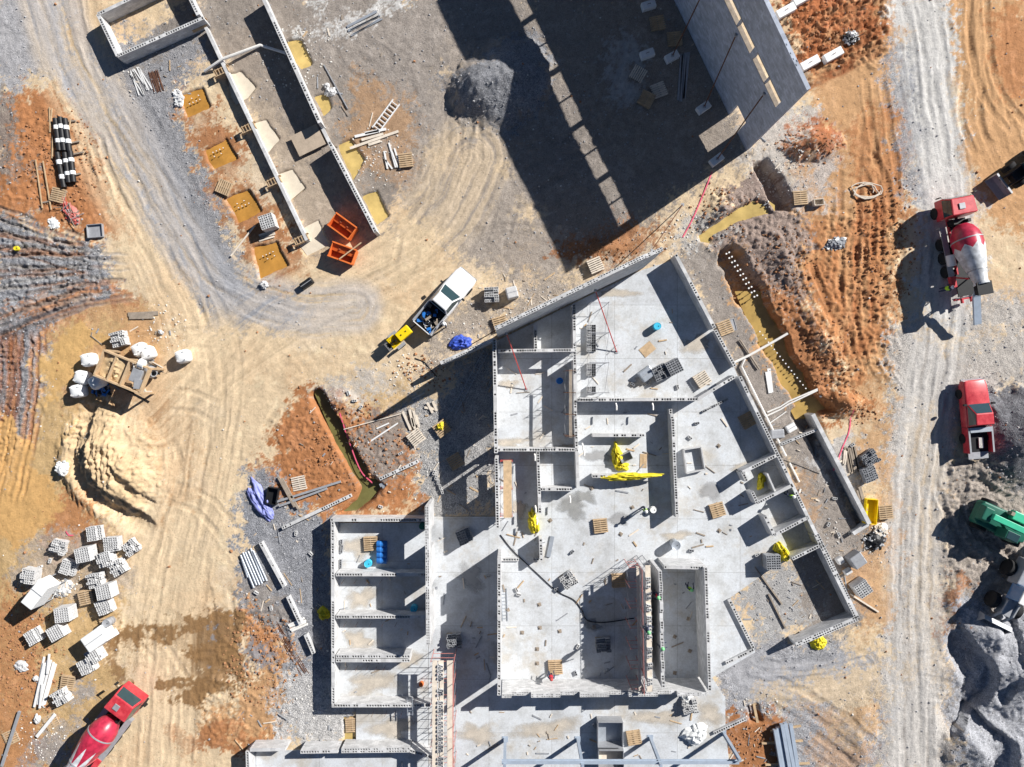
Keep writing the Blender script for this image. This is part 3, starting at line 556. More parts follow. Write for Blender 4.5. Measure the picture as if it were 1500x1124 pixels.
def ground_mat():
    m = bpy.data.materials.new('soil'); m.use_nodes = True; t = m.node_tree; b = t.nodes['Principled BSDF']; L = t.links.new
    b.inputs['Roughness'].default_value = 0.95; b.inputs['Specular IOR Level'].default_value = 0.15
    at = t.nodes.new('ShaderNodeAttribute'); at.attribute_name = 'soil'
    tc = t.nodes.new('ShaderNodeTexCoord')
    def noise(sc, det, ro=0.6):
        n = t.nodes.new('ShaderNodeTexNoise'); n.inputs['Scale'].default_value = sc; n.inputs['Detail'].default_value = det; n.inputs['Roughness'].default_value = ro
        L(tc.outputs['Object'], n.inputs['Vector']); return n.outputs['Fac']
    def rng_(v, a, b_, lo, hi):
        r = t.nodes.new('ShaderNodeMapRange'); r.inputs['From Min'].default_value = a; r.inputs['From Max'].default_value = b_; r.inputs['To Min'].default_value = lo; r.inputs['To Max'].default_value = hi
        L(v, r.inputs['Value']); return r.outputs['Result']
    def math_(op, a, c):
        n = t.nodes.new('ShaderNodeMath'); n.operation = op
        for i, q in enumerate((a, c)):
            if isinstance(q, (int, float)): n.inputs[i].default_value = q
            else: L(q, n.inputs[i])
        return n.outputs[0]
    big = rng_(noise(1.6, 10, 0.74), 0.3, 0.7, 0.82, 1.17)
    fin0 = rng_(noise(13.0, 5, 0.8), 0.3, 0.7, -1.0, 1.0)
    fin = math_('ADD', 1.0, math_('MULTIPLY', fin0, math_('ADD', .1, math_('MULTIPLY', at.outputs['Alpha'], .22))))
    vo = t.nodes.new('ShaderNodeTexVoronoi'); vo.inputs['Scale'].default_value = 15.0; L(tc.outputs['Object'], vo.inputs['Vector'])
    sep = t.nodes.new('ShaderNodeSeparateColor'); L(vo.outputs['Color'], sep.inputs[0])
    stone = rng_(sep.outputs[0], 0, 1, 0.62, 1.38)
    gm = t.nodes.new('ShaderNodeMix'); gm.data_type = 'FLOAT'; L(at.outputs['Alpha'], gm.inputs[0]); gm.inputs[2].default_value = 1.0; L(stone, gm.inputs[3])
    v2 = t.nodes.new('ShaderNodeTexVoronoi'); v2.inputs['Scale'].default_value = 5.0; L(tc.outputs['Object'], v2.inputs['Vector'])
    s2 = t.nodes.new('ShaderNodeSeparateColor'); L(v2.outputs['Color'], s2.inputs[0])
    speck = math_('MULTIPLY', math_('LESS_THAN', v2.outputs['Distance'], 0.3), math_('GREATER_THAN', s2.outputs[0], 0.72))
    spk = rng_(math_('MULTIPLY', speck, s2.outputs[1]), 0, 1, 1.0, 0.72)
    f = math_('MULTIPLY', math_('MULTIPLY', math_('MULTIPLY', big, fin), gm.outputs[0]), spk)
    sc = t.nodes.new('ShaderNodeVectorMath'); sc.operation = 'SCALE'; L(at.outputs['Color'], sc.inputs[0]); L(f, sc.inputs['Scale'])
    L(sc.outputs['Vector'], b.inputs['Base Color'])
    h = math_('ADD', math_('MULTIPLY', noise(6.0, 6, 0.7), math_('ADD', .55, math_('MULTIPLY', at.outputs['Alpha'], .5))), math_('MULTIPLY', math_('MULTIPLY', vo.outputs['Distance'], at.outputs['Alpha']), -0.8))
    bp = t.nodes.new('ShaderNodeBump'); bp.inputs['Strength'].default_value = 0.9; bp.inputs['Distance'].default_value = 0.09
    L(h, bp.inputs['Height']); L(bp.outputs['Normal'], b.inputs['Normal'])
    return m
me.materials.append(ground_mat())
def gz(px, py):
    """ground height under a photo ground point"""
    x, y = W(px, py); i = int(np.searchsorted(ys, y)); j = int(np.searchsorted(xs, x)); return float(Z[min(i, ny - 1), min(j, nx - 1)])

# ------------------------------------------------------------ muddy water in pits and trenches
def water_mat(name, col):
    m = mat(name, col, 0.08, var=0.28, scale=0.7, spec=0.5, bump=.05, bscale=5); return m
M_['wo'] = water_mat('orange_muddy_water', (0.46, 0.23, 0.05)); M_['wy'] = water_mat('yellow_muddy_water', (0.52, 0.38, 0.14)); M_['wg'] = water_mat('green_trench_water', (0.15, 0.14, 0.05))
def water(poly, z, m):
    b = MB(); b.add([(*W(*p), z) for p in poly], [tuple(range(len(poly)))])
    if sum(poly[i][0] * poly[(i + 1) % len(poly)][1] - poly[(i + 1) % len(poly)][0] * poly[i][1] for i in range(len(poly))) > 0:
        b.f = [f[::-1] for f in b.f]
    return struct(b.build('water', M_[m]))
def grow(poly, k=1.25):
    cx = sum(p[0] for p in poly) / len(poly); cy = sum(p[1] for p in poly) / len(poly)
    return [(cx + (x - cx) * k, cy + (y - cy) * k) for x, y in poly]
for p, c in PITS: water(grow(p, 1.2), -0.2, 'w' + c)
water([(455, 570), (478, 570), (520, 640), (545, 690), (575, 712), (550, 740), (520, 762), (490, 762), (500, 740), (525, 715), (490, 650)], -0.55, 'wg')
M_['wt'] = water_mat('olive_trench_water', (0.40, 0.27, 0.09))
water([(1080, 425), (1125, 425), (1180, 520), (1225, 590), (1225, 612), (1170, 615), (1130, 540)], -0.75, 'wt')
water([(1012, 348), (1060, 308), (1115, 285), (1136, 300), (1136, 318), (1050, 355), (1030, 364)], -0.16, 'wy')
water([(500, 1048), (526, 1048), (526, 1094), (500, 1094)], -0.2, 'wy')

# ------------------------------------------------------------ floor slabs
def slab_mat():
    m = bpy.data.materials.new('concrete_slab'); m.use_nodes = True; t = m.node_tree; b = t.nodes['Principled BSDF']; L = t.links.new
    b.inputs['Roughness'].default_value = 0.85; b.inputs['Specular IOR Level'].default_value = 0.25
    tc = t.nodes.new('ShaderNodeTexCoord')
    def noise(sc, det, ro, seed=0):
        mp = t.nodes.new('ShaderNodeMapping'); mp.inputs['Location'].default_value = (seed * 13.1, seed * 7.7, 0); L(tc.outputs['Object'], mp.inputs['Vector'])
        n = t.nodes.new('ShaderNodeTexNoise'); n.inputs['Scale'].default_value = sc; n.inputs['Detail'].default_value = det; n.inputs['Roughness'].default_value = ro
        L(mp.outputs[0], n.inputs['Vector']); return n.outputs['Fac']
    def ramp(f, stops):
        r = t.nodes.new('ShaderNodeValToRGB'); e = r.color_ramp.elements
        e[0].position, e[0].color = stops[0][0], (*stops[0][1], 1); e[1].position, e[1].color = stops[1][0], (*stops[1][1], 1)
        for p, c in stops[2:]: x = e.new(p); x.color = (*c, 1)
        L(f, r.inputs[0]); return r.outputs[0]
    base = ramp(noise(0.5, 7, 0.65), [(0.3, (0.44, 0.445, 0.44)), (0.5, (0.595, 0.615, 0.63)), (0.72, (0.67, 0.705, 0.74))])
    sand = ramp(noise(0.22, 7, 0.7, 3), [(0.52, (0, 0, 0)), (0.66, (1, 1, 1))])
    mx = t.nodes.new('ShaderNodeMix'); mx.data_type = 'RGBA'; L(sand, mx.inputs[0]); L(base, mx.inputs[6]); mx.inputs[7].default_value = (0.50, 0.47, 0.42, 1)
    fine = ramp(noise(7, 6, 0.75, 5), [(0.3, (0.82,) * 3), (0.7, (1.1,) * 3)])
    m2 = t.nodes.new('ShaderNodeMix'); m2.data_type = 'RGBA'; m2.blend_type = 'MULTIPLY'; m2.inputs[0].default_value = 1.0; L(mx.outputs[2], m2.inputs[6]); L(fine, m2.inputs[7])
    stain = ramp(noise(1.1, 6, 0.7, 9), [(0.62, (1, 1, 1)), (0.76, (0.62, 0.60, 0.57))])
    m3 = t.nodes.new('ShaderNodeMix'); m3.data_type = 'RGBA'; m3.blend_type = 'MULTIPLY'; m3.inputs[0].default_value = 1.0; L(m2.outputs[2], m3.inputs[6]); L(stain, m3.inputs[7])
    jt = t.nodes.new('ShaderNodeTexBrick'); jt.offset = 0.0; jt.inputs['Scale'].default_value = 1.0; jt.inputs['Brick Width'].default_value = 5.4; jt.inputs['Row Height'].default_value = 4.6; jt.inputs['Mortar Size'].default_value = 0.035; jt.inputs['Mortar Smooth'].default_value = 0.6
    jt.inputs['Color1'].default_value = (1, 1, 1, 1); jt.inputs['Color2'].default_value = (.93, .93, .94, 1); jt.inputs['Mortar'].default_value = (.72, .71, .70, 1); L(tc.outputs['Object'], jt.inputs['Vector'])
    scuff = ramp(noise(2.6, 10, 0.8, 14), [(0.56, (1, 1, 1)), (0.72, (0.70, 0.69, 0.67))])
    m4 = t.nodes.new('ShaderNodeMix'); m4.data_type = 'RGBA'; m4.blend_type = 'MULTIPLY'; m4.inputs[0].default_value = 1.0; L(m3.outputs[2], m4.inputs[6]); L(jt.outputs['Color'], m4.inputs[7])
    m5 = t.nodes.new('ShaderNodeMix'); m5.data_type = 'RGBA'; m5.blend_type = 'MULTIPLY'; m5.inputs[0].default_value = 1.0; L(m4.outputs[2], m5.inputs[6]); L(scuff, m5.inputs[7])
    L(m5.outputs[2], b.inputs['Base Color'])
    bp = t.nodes.new('ShaderNodeBump'); bp.inputs['Strength'].default_value = 0.2; bp.inputs['Distance'].default_value = 0.02
    L(noise(14, 4, 0.7, 2), bp.inputs['Height']); L(bp.outputs['Normal'], b.inputs['Normal'])
    return m
M_['slab'] = slab_mat()
SZ = 0.10

# ------------------------------------------------------------ block walls
def wall_mesh(ax, ay, bx, by, prof, th=0.22, cells=True, fill=0.08, holes=(), hole=0.165):
    """prof: list of (s0, s1, z0, z1) pieces along the wall from a to b; the tops show open block cells"""
    m = MB(); L = math.hypot(bx - ax, by - ay); ux, uy = (bx - ax) / L, (by - ay) / L; nx_, ny_ = -uy, ux
    P = lambda s, n, z: (ax + ux * s + nx_ * n, ay + uy * s + ny_ * n, z)
    t = th / 2
    def quad(pts, uvs):
        m.add(pts, [(0, 1, 2, 3)]); m.uv[len(m.f) - 1] = uvs
    for (s0, s1, z0, z1) in prof:
        quad([P(s0, -t, z0), P(s1, -t, z0), P(s1, -t, z1), P(s0, -t, z1)], [(s0, z0), (s1, z0), (s1, z1), (s0, z1)])
        quad([P(s1, t, z0), P(s0, t, z0), P(s0, t, z1), P(s1, t, z1)], [(s1, z0), (s0, z0), (s0, z1), (s1, z1)])
        quad([P(s0, t, z0), P(s0, -t, z0), P(s0, -t, z1), P(s0, t, z1)], [(0, z0), (th, z0), (th, z1), (0, z1)])
        quad([P(s1, -t, z0), P(s1, t, z0), P(s1, t, z1), P(s1, -t, z1)], [(0, z0), (th, z0), (th, z1), (0, z1)])
        if z0 > 0.3: quad([P(s0, -t, z0), P(s0, t, z0), P(s1, t, z0), P(s1, -t, z0)], [(s0, 0), (s0, th), (s1, th), (s1, 0)])
        rows = [0.0] if th < 0.3 else [-th / 4, th / 4]
        hw = min(hole / 2, th / len(rows) / 2 - 0.04)
        n = max(1, int(round((s1 - s0) / 0.22))); d = (s1 - s0) / n
        bands = []; lo = -t
        for r in rows: bands.append((lo, r - hw)); lo = r + hw
        bands.append((lo, t))
        for (n0, n1) in bands: quad([P(s0, n0, z1), P(s1, n0, z1), P(s1, n1, z1), P(s0, n1, z1)], [(s0, .1), (s1, .1), (s1, .1), (s0, .1)])
        for r in rows:
            run = 0
            for i in range(n):
                if run == 0 and random.random() < .035: run = random.randint(3, 9)
                solid = run > 0; run = max(0, run - 1)
                c = s0 + (i + 0.5) * d; g = min(hole / 2 * random.uniform(.72, 1.06), d / 2 - 0.02)
                e0, e1 = s0 + i * d, s0 + (i + 1) * d; q0, q1 = r - hw, r + hw
                uv4 = [(c, .1)] * 4
                if not cells or solid or random.random() < fill:
                    quad([P(e0, q0, z1), P(e1, q0, z1), P(e1, q1, z1), P(e0, q1, z1)], uv4); continue
                quad([P(e0, q0, z1), P(c - g, q0, z1), P(c - g, q1, z1), P(e0, q1, z1)], uv4)
                quad([P(c + g, q0, z1), P(e1, q0, z1), P(e1, q1, z1), P(c + g, q1, z1)], uv4)
                zb = max(z0 + .01, z1 - 0.8)
                A, B, C_, D = (c - g, q0), (c + g, q0), (c + g, q1), (c - g, q1)
                for (p, q) in ((A, B), (B, C_), (C_, D), (D, A)):
                    quad([P(p[0], p[1], z1), P(q[0], q[1], z1), P(q[0], q[1], zb), P(p[0], p[1], zb)], uv4)
                quad([P(*A, zb), P(*B, zb), P(*C_, zb), P(*D, zb)], uv4)
    return m
def wall(parent, a, b, h, th=0.22, ops=(), cells=True, z0=0.0, mt='block', jag=None, name='wall', label=None, base=False, fill=0.15):
    """a, b: photo points of the wall's top (or of its foot when base=True); ops: (s0,s1,ztop) in metres from a; jag: [(s0,s1,h)] pieces"""
    (ax, ay), (bx, by) = (W(*a), W(*b)) if base else (W(a[0], a[1], h), W(b[0], b[1], h))
    L = math.hypot(bx - ax, by - ay); prof = []; cur = 0.0
    for (s0, s1, zt) in sorted(ops):
        if s0 > cur: prof.append((cur, s0, z0, h))
        if zt < h - .05: prof.append((s0, s1, zt, h))
        cur = s1
    if cur < L: prof.append((cur, L, z0, h))
    if jag: prof = [(s0, min(s1, L), z0, hh) for s0, s1, hh in jag if s0 < L]
    m = wall_mesh(ax, ay, bx, by, prof, th, cells, fill)
    org = parent.location if parent is not None else ((ax + bx) / 2, (ay + by) / 2, 0)
    o = m.build(name, M_[mt], parent, loc=(0, 0, 0) if parent is not None else org, org=org)
    if label and parent is not None: o['label'] = label
    return o
def stepped(L, h, hi, n, at_end=True, tooth=0.8):
    """a racked-back end: steps down towards one end"""
    out = []; top = L - n * tooth
    if at_end:
        out.append((0, top, h))
        for i in range(n): out.append((top + i * tooth, top + (i + 1) * tooth, h - (i + 1) * hi))
    else:
        for i in range(n): out.append((i * tooth, (i + 1) * tooth, h - (n - i) * hi))
        out.append((n * tooth, L, h))
    return out

def B(px, py): x, y = W(px, py); return (x, y, 0.0)
# ---- main building in the middle of the site
main = thing('block_building', 'large unfinished grey block building with angled wing and pale concrete floor', 'building', B(900, 760))
b = MB(); b.prism([W(*p) for p in SLAB], -0.25, SZ); o = b.build('floor_slab', M_['slab'], main, org=main.location)
tallw = wall(main, (729, 493), (942, 390), 8.5, 0.3, cells=True, base=True, label='very tall braced block wall along the edge of the floor', jag=[(0, 12.4, 8.5), (12.4, 13.2, 8.1), (13.2, 14.0, 7.7)], mt='block')
wall(main, (645, 532), (724, 497), 2.2, 0.3)
wall(main, (724, 497), (726.5, 664), 3.8, 0.28, ops=[(7.4, 8.9, 2.3)])
wall(main, (727, 672), (729, 774), 3.7, 0.28, ops=[(0.15, 2.6, 2.2)], jag=None)
wall(main, (729, 514), (842, 513), 2.2, 0.27, ops=[(2.0, 3.0, 2.0), (4.6, 6.1, 2.0)])
wall(main, (784, 476), (785, 511), 2.2, 0.27)
wall(main, (841, 446), (843, 610), 2.1, 0.27, ops=[(3.5, 4.6, 1.9)])
wall(main, (843, 610), (845, 662), 1.5, 0.27); wall(main, (845, 662), (847, 716), 1.5, 0.27, cells=False)
wall(main, (729, 659), (845, 659), 1.5, 0.27)
wall(main, (788, 662), (791, 752), 1.5, 0.27); wall(main, (791, 717), (838, 717), 1.5, 0.27)
wall(main, (792, 790), (793, 822), 1.5, 0.27)
wall(main, (846, 586), (1022, 585), 1.5, 0.27); wall(main, (1022, 585), (1076, 552), 1.5, 0.27, ops=[(1.3, 2.3, 1.3)])
wall(main, (868, 638), (944, 638), 1.0, 0.27); wall(main, (868, 698), (955, 698), 1.1, 0.27)
wall(main, (985, 600), (992, 758), 1.55, 0.27, jag=[(0, .4, .9), (.4, .8, 1.3), (.8, 30, 1.55)])
wall(main, (990, 373), (1047, 481), 1.7, 0.28); wall(main, (1048, 484), (1077, 537), 0.9, 0.28, jag=[(0, 1.2, .9), (1.2, 9, .9)])
# angled wing on the right
WH = 1.5
wall(main, (1084, 552), (1196, 783), WH, 0.28); wall(main, (1196, 783), (1256, 906), WH, 0.42)
wall(main, (1256, 906), (1166, 945), WH, 0.42, ops=[(4.6, 5.2, 0.27)])
wall(main, (1138, 667), (1088, 692), WH, 0.28); wall(main, (1088, 692), (1094, 705), WH, 0.28); wall(main, (1124, 694), (1136, 721), 1.3, 0.14, cells=False)
wall(main, (1161, 711), (1110, 737), WH, 0.28); wall(main, (1102, 721), (1110, 738), WH, 0.28); wall(main, (1121, 757), (1135, 785), WH, 0.28)
wall(main, (1184, 758), (1135, 784), WH, 0.28); wall(main, (1206, 797), (1161, 819), WH, 0.28)
# box kerb on the floor
q = [(1002, 659), (1027, 655), (1033, 688), (1006, 694)]
for i in range(4): wall(main, q[i], q[(i + 1) % 4], 0.6, 0.1, cells=False, name='pit_kerb')
# lower hall
wall(main, (731, 821), (731, 1019), 4.0, 0.28, jag=[(i * .8, (i + 1) * .8, 4.0 if i % 3 else 3.6) for i in range(14)] )
SW = [(i * 0.8, (i + 1) * 0.8, 2.9 if (i * 7 % 5) in (0, 1, 3) else 2.5) for i in range(23)]
wall(main, (735, 1020), (1040, 1017), 2.9, 0.3, jag=SW)
wall(main, (1034, 832), (1040, 1012), 3.1, 0.28); wall(main, (973, 831), (1034, 832), 2.6, 0.28)
wall(main, (968, 838), (972, 1008), 4.0, 0.28, jag=[(i * .8, (i + 1) * .8, 4.0 if i % 2 else 3.8) for i in range(13)])
wall(main, (948, 840), (951, 1002), 3.5, 0.28)
wall(main, (1068, 878), (1104, 950), 0.35, 0.28, name='kerb_wall'); wall(main, (1104, 952), (1064, 972), 0.35, 0.28, name='kerb_wall')
wall(main, (1046, 1075), (1093, 1053), 0.35, 0.28, name='kerb_wall')
wall(main, (733, 820), (760, 820), 0.3, 0.27, name='kerb_wall'); wall(main, (781, 820), (790, 820), 0.3, 0.27, name='kerb_wall')
# rebar dowels at the foot of the long low wall
for i in range(26):
    x = 735 + i * 11.6; bb = MB(); px, py = W(x, 1003); bb.cyl((px, py - .45, SZ), (px + .05, py - .5, .9), 0.012, n=4); bb.build('rebar_dowel', M_['rust'], main, org=main.location)
# column base plates (small square plates on the floor)
for i, (x, y) in enumerate([(765, 926), (791, 919), (820, 924), (790, 885), (744, 893), (926, 743), (867, 715), (806, 762), (1052, 653), (1053, 777), (909, 782), (988, 932), (1010, 953), (1008, 906), (988, 985), (787, 950), (787, 971), (870, 918)]):
    bb = MB(); px, py = W(x, y); bb.box((px, py, SZ + .03), (.3, .3, .05), .1 * i); bb.box((px, py, SZ + .08), (.12, .12, .08), .1 * i)
    bb.build('column_base_plate', M_['oldwood'], main, org=main.location)

# ---- four-bay wing on the left
wing = thing('block_wing', 'low block building of four open bays with one tall wall', 'building', B(560, 900))
b = MB(); b.prism([W(*p) for p in [(492, 766), (627.5, 766), (627.5, 1160), (375, 1160), (375, 1100), (522, 1096), (522, 1036), (492, 1030)]], -0.25, SZ - .004); b.build('floor_slab', M_['slab'], wing, org=wing.location)
wall(wing, (487, 765), (488, 1035), 1.6, 0.28); wall(wing, (484, 762), (625, 762), 1.6, 0.28)
for y in (842, 904, 962, 968): wall(wing, (492, y), (624 if y < 950 else 600, y), 1.6, 0.27)
wall(wing, (486, 1034), (602, 1034), 1.6, 0.28); wall(wing, (602, 1034), (630, 1033), 1.3, 0.28)
wall(wing, (625, 742), (627, 945), 3.8, 0.3, ops=[(2.2, 3.7, 2.1), (6.9, 7.7, 2.1)], jag=None)
for k_, (s0, hh) in enumerate([(11.2, 3.2), (12.0, 2.6)]): pass
wall(wing, (366, 1099), (418, 1098), 1.4, 0.28, cells=False); wall(wing, (440, 1102), (495, 1101), 1.5, 0.28); wall(wing, (500, 1100), (600, 1099), 1.5, 0.4); wall(wing, (600, 1100), (634, 1110), 1.5, 0.28)
wall(wing, (362, 1101), (364, 1160), 1.4, 0.28)
for k_, (x, y) in enumerate([(505, 846), (523, 846), (540, 846), (560, 846), (508, 908), (525, 908), (545, 908), (563, 908), (582, 908), (510, 972), (525, 972), (540, 972), (553, 972), (565, 972), (548, 1038), (567, 1038), (580, 1038), (590, 1038)]):
    bb = MB(); px, py = W(x, y); bb.cyl((px, py - .15, SZ), (px - .05, py - .25, 1.0), 0.014, n=4); bb.build('rebar_dowel', M_['rust'], wing, org=wing.location)

# ---- small walled enclosure, top left
encl = thing('block_enclosure', 'small rectangular block enclosure with dirt floor beside the haul road', 'building', B(225, 40))
EH = 1.3
wall(encl, (143, 21), (172, 82), EH, 0.28); wall(encl, (172, 82), (298, 26), EH, 0.28); wall(encl, (143, 21), (262, -36), EH, 0.28); wall(encl, (262, -36), (290, 22), EH, 0.28)
# ---- long footing walls below it
stem = thing('footing_wall', 'long low pale footing wall with timber forms between the orange pits', 'wall', B(375, 195))
sp = [(301, 40), (333, 108), (372, 190), (409, 268), (449, 352)]
for i in range(4): wall(stem, sp[i], sp[i + 1], 0.65, 0.26, cells=False, z0=-.1)
for i, (x, y) in enumerate(sp):
    bb = MB(); px, py = W(x - 5, y + 1); 
    for s_ in (-1, 1): bb.box((px, py + s_ * .28, .45), (1.3, .05, .35), .45)
    for s_ in (-1, 1): bb.box((px + s_ * .6 * math.cos(.45), py + s_ * .6 * math.sin(.45), .45), (.05, .56, .35), .45)
    for q_ in range(4): bb.box((px - .4 + q_ * .25, py - .15 + q_ * .1, .58), (.06, .62, .05), .45)
    bb.build('timber_form', M_['wood'], stem, org=stem.location)
fw = thing('block_wall', 'long open-celled block wall beside the yellow puddles', 'wall', B(470, 170))
wall(fw, (382, -10), (468, 180), 1.5, 0.28, mt='block'); wall(fw, (482, 208), (550, 340), 1.5, 0.28); wall(fw, (468, 180), (482, 208), 0.35, 0.28, cells=False)
for poly in PADS:
    bb = MB(); bb.prism([W(*p) for p in grow(poly, 1.05)], -.6, -.12); tag(bb.build('footing_pad', M_['padconc']), 'sand-coloured concrete footing pad poured beside the low footing wall', 'footing', 'footing pads along the low wall')

# ---- tall gymnasium wall, top right
gx0, gy0 = W(1095, 220); gdx, gdy = W(1095 - 105, 0); gl = math.hypot(gdx - gx0, gdy - gy0)
gu = ((gdx - gx0) / gl, (gdy - gy0) / gl)
gym = thing('tall_block_wall', 'very tall free-standing grey block wall with a strip of window openings', 'wall', (gx0 + gu[0] * 8, gy0 + gu[1] * 8, 0))
GH = 12.2; GL = 26.0
yo = lambda y: (220 - y) / 220 * gl           # photo row on the foot line -> metres from the south end
def gym_wall():
    prof = []; wins = [(146, 208), (69, 139), (-8, 62), (-85, -15), (-162, -92)]
    w_ = sorted([(yo(b_), yo(a_)) for a_, b_ in wins]); door = (yo(193), yo(167), 2.2)
    cuts = [0.0]
    lowp = [(0, door[0], 0, 7.5), (door[0], door[1], door[2], 7.5), (door[1], GL, 0, 7.5)]
    prof += lowp
    prof.append((0, GL, 8.6, GH))
    cur = 0.0
    for a_, b_ in w_:
        if b_ > GL: break
        mid = (a_ + b_) / 2
        prof.append((cur, a_, 7.5, 8.6)); prof.append((mid - .06, mid + .06, 7.5, 8.6)); cur = b_
    prof.append((cur, GL, 7.5, 8.6))
    bx_, by_ = gx0 + gu[0] * GL, gy0 + gu[1] * GL
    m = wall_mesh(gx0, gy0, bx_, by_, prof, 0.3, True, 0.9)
    m.build('wall', M_['block_skyblue'], gym, org=gym.location)
    for a_, b_ in w_:                             # reddish window bucks
        if b_ > GL: break
        f = MB(); c = (a_ + b_) / 2; rz = math.atan2(gu[1], gu[0])
        for z in (7.53, 8.57): f.box((gx0 + gu[0] * c, gy0 + gu[1] * c, z), (b_ - a_ - .02, .34, .05), rz)
        f.build('window_frame', M_['oldwood'], gym, org=gym.location)
gym_wall()
# braces from the tall wall down to concrete blocks, with the blocks as things of their own
def brace(p_hi, p_lo, r=0.045, m='redpaint', label='', name='wall_brace', group=None):
    mx_ = tuple((a_ + b_) / 2 for a_, b_ in zip(p_hi, p_lo)); org = (p_lo[0], p_lo[1], p_lo[2])
    e = thing(name, label, 'brace', org, 0, group)
    bb = MB(); bb.cyl(p_hi, p_lo, r, n=6); bb.build('pole', M_[m], e, org=org)
    bb = MB(); bb.box(p_lo, (.25, .25, .06)); bb.build('foot_plate', M_['grey'], e, org=org)
    bb = MB(); bb.box(p_hi, (.2, .2, .2)); bb.build('wall_bracket', M_['grey'], e, org=org)
def deadman(px, py, rot, label, size=(1.5, .75, .6), group=None, z=0.0):
    e = thing('concrete_anchor_block', label, 'concrete block', (*W(px, py), z), rot, group)
    bb = MB(); bb.box((0, 0, size[2] / 2), size); bb.build('block', M_['white'], e, bevel=.04)
    bb = MB(); bb.tube([(-.12, 0, size[2] - .02), (-.12, 0, size[2] + .12), (.12, 0, size[2] + .12), (.12, 0, size[2] - .02)], .02); bb.build('lifting_loop', M_['rust'], e)
for i, (x, y, s_) in enumerate([(983, 86, yo(40)), (1029, 160, yo(112)), (1048, 236, yo(188))]):
    px, py = W(x, y); brace((gx0 + gu[0] * s_ - .25, gy0 + gu[1] * s_, 7.0), (px, py, .62), .05, 'rust', 'long dark pole brace from the very tall wall to a concrete block', group='braces of the very tall wall')
for x, y, a in [(947, 82, .35), (983, 86, .5), (1029, 160, .6), (1048, 236, .65), (949, 11, .3)]:
    deadman(x, y, a, 'pale concrete anchor block lying in the shade of the very tall wall', (1.2, .65, .5), 'anchor blocks in the shade')
for x, y in [(1148, 20), (1183, 96), (1217, 84), (1172, 2)]:
    deadman(x, y, .5, 'bright white concrete anchor block on red clay behind the very tall wall', (1.7, .7, .6), 'anchor blocks on the clay')
for i, (hx, hy, lx, ly, m_) in enumerate([(742, 487, 771, 571, 'redpaint'), (872, 424, 903, 516, 'redpaint')]):
    a_ = W(hx, hy); l_ = W(lx, ly); brace((a_[0] * .93, a_[1] * .93 - .1, 4.2), (l_[0], l_[1], SZ + .03), .045, m_, ['red pole brace beside the corridor rooms of the tall diagonal wall', 'red pole brace in the large angled room'][i])
for i, (hx, hy, lx, ly) in enumerate([(760, 478, 690, 505), (860, 428, 806, 452), (945, 385, 1000, 300)]):
    l_ = W(lx, ly); a_ = W(hx, hy); brace((a_[0] * .97, a_[1] * .97 + .5, 4.5), (l_[0], l_[1], gz(lx, ly)), .04, 'rust', ['dark pole brace ending near the blue tarp', 'dark pole brace ending near the lone timber pallet', 'dark pole brace rising beside the pink marking tape'][i])

# ---- steel frame at the bottom edge
fr = thing('steel_portal', 'blue-grey steel beam on columns over the open concrete floor', 'steel frame', B(900, 1080))
for i, (x, y) in enumerate([(740, 1082), (846, 1082), (952, 1080), (1059, 1073)]):
    px, py = W(x, y); bb = MB()
    bb.box((px, py, 2.2), (.24, .02, 4.4)); 
    for s_ in (-1, 1): bb.box((px, py + s_ * .12, 2.2), (.24, .025, 4.4))
    bb.box((px, py, SZ + .02), (.5, .5, .04)); bb.build('column', M_['steelblue'], fr, org=fr.location)
xa, ya = W(735, 1116, 3.9); xb, yb = W(1082, 1114, 3.9)
for z, d in ((3.75, .25), (4.05, .25)): 
    bb = MB(); bb.box(((xa + xb) / 2, ya, z), (xb - xa, .25, .03)); bb.build('beam_flange', M_['steelblue'], fr, org=fr.location)
bb = MB(); bb.box(((xa + xb) / 2, ya, 3.9), (xb - xa, .03, .28)); bb.build('beam_web', M_['steelblue'], fr, org=fr.location)
# low walls right of the wing and beyond
side = thing('footing_wall', 'low pale block footing wall along the clay bank ending by the yellow tub', 'wall', B(1235, 690))
wall(side, (1191, 607), (1274, 768), 0.8, 0.34, cells=False, z0=-.9); wall(side, (1146, 651), (1196, 630), 0.6, 0.2, z0=-.6); wall(side, (1272, 768), (1250, 782), 0.5, 0.34, cells=False, z0=-.2)
fa = thing('footing_wall', 'narrow block footing wall crossing the clay near the green trench', 'wall', B(480, 745))
wall(fa, (413, 774), (514, 726), 0.4, 0.28, z0=-.3); wall(fa, (556, 702), (612, 676), 0.4, 0.28, z0=-.3)
fb = thing('footing_wall', 'narrow pale block footing wall with muddy gap beside the grey gravel', 'wall', B(415, 850))
wall(fb, (381, 795), (416, 860), 0.5, 0.28, z0=-.3); wall(fb, (421, 874), (440, 915), 0.5, 0.28, z0=-.3); wall(fb, (447, 930), (459, 958), 0.5, 0.28, z0=-.3)

# ============================================================ objects
def ang(dx, dy): return math.atan2(-dy, dx)          # heading of a photo direction
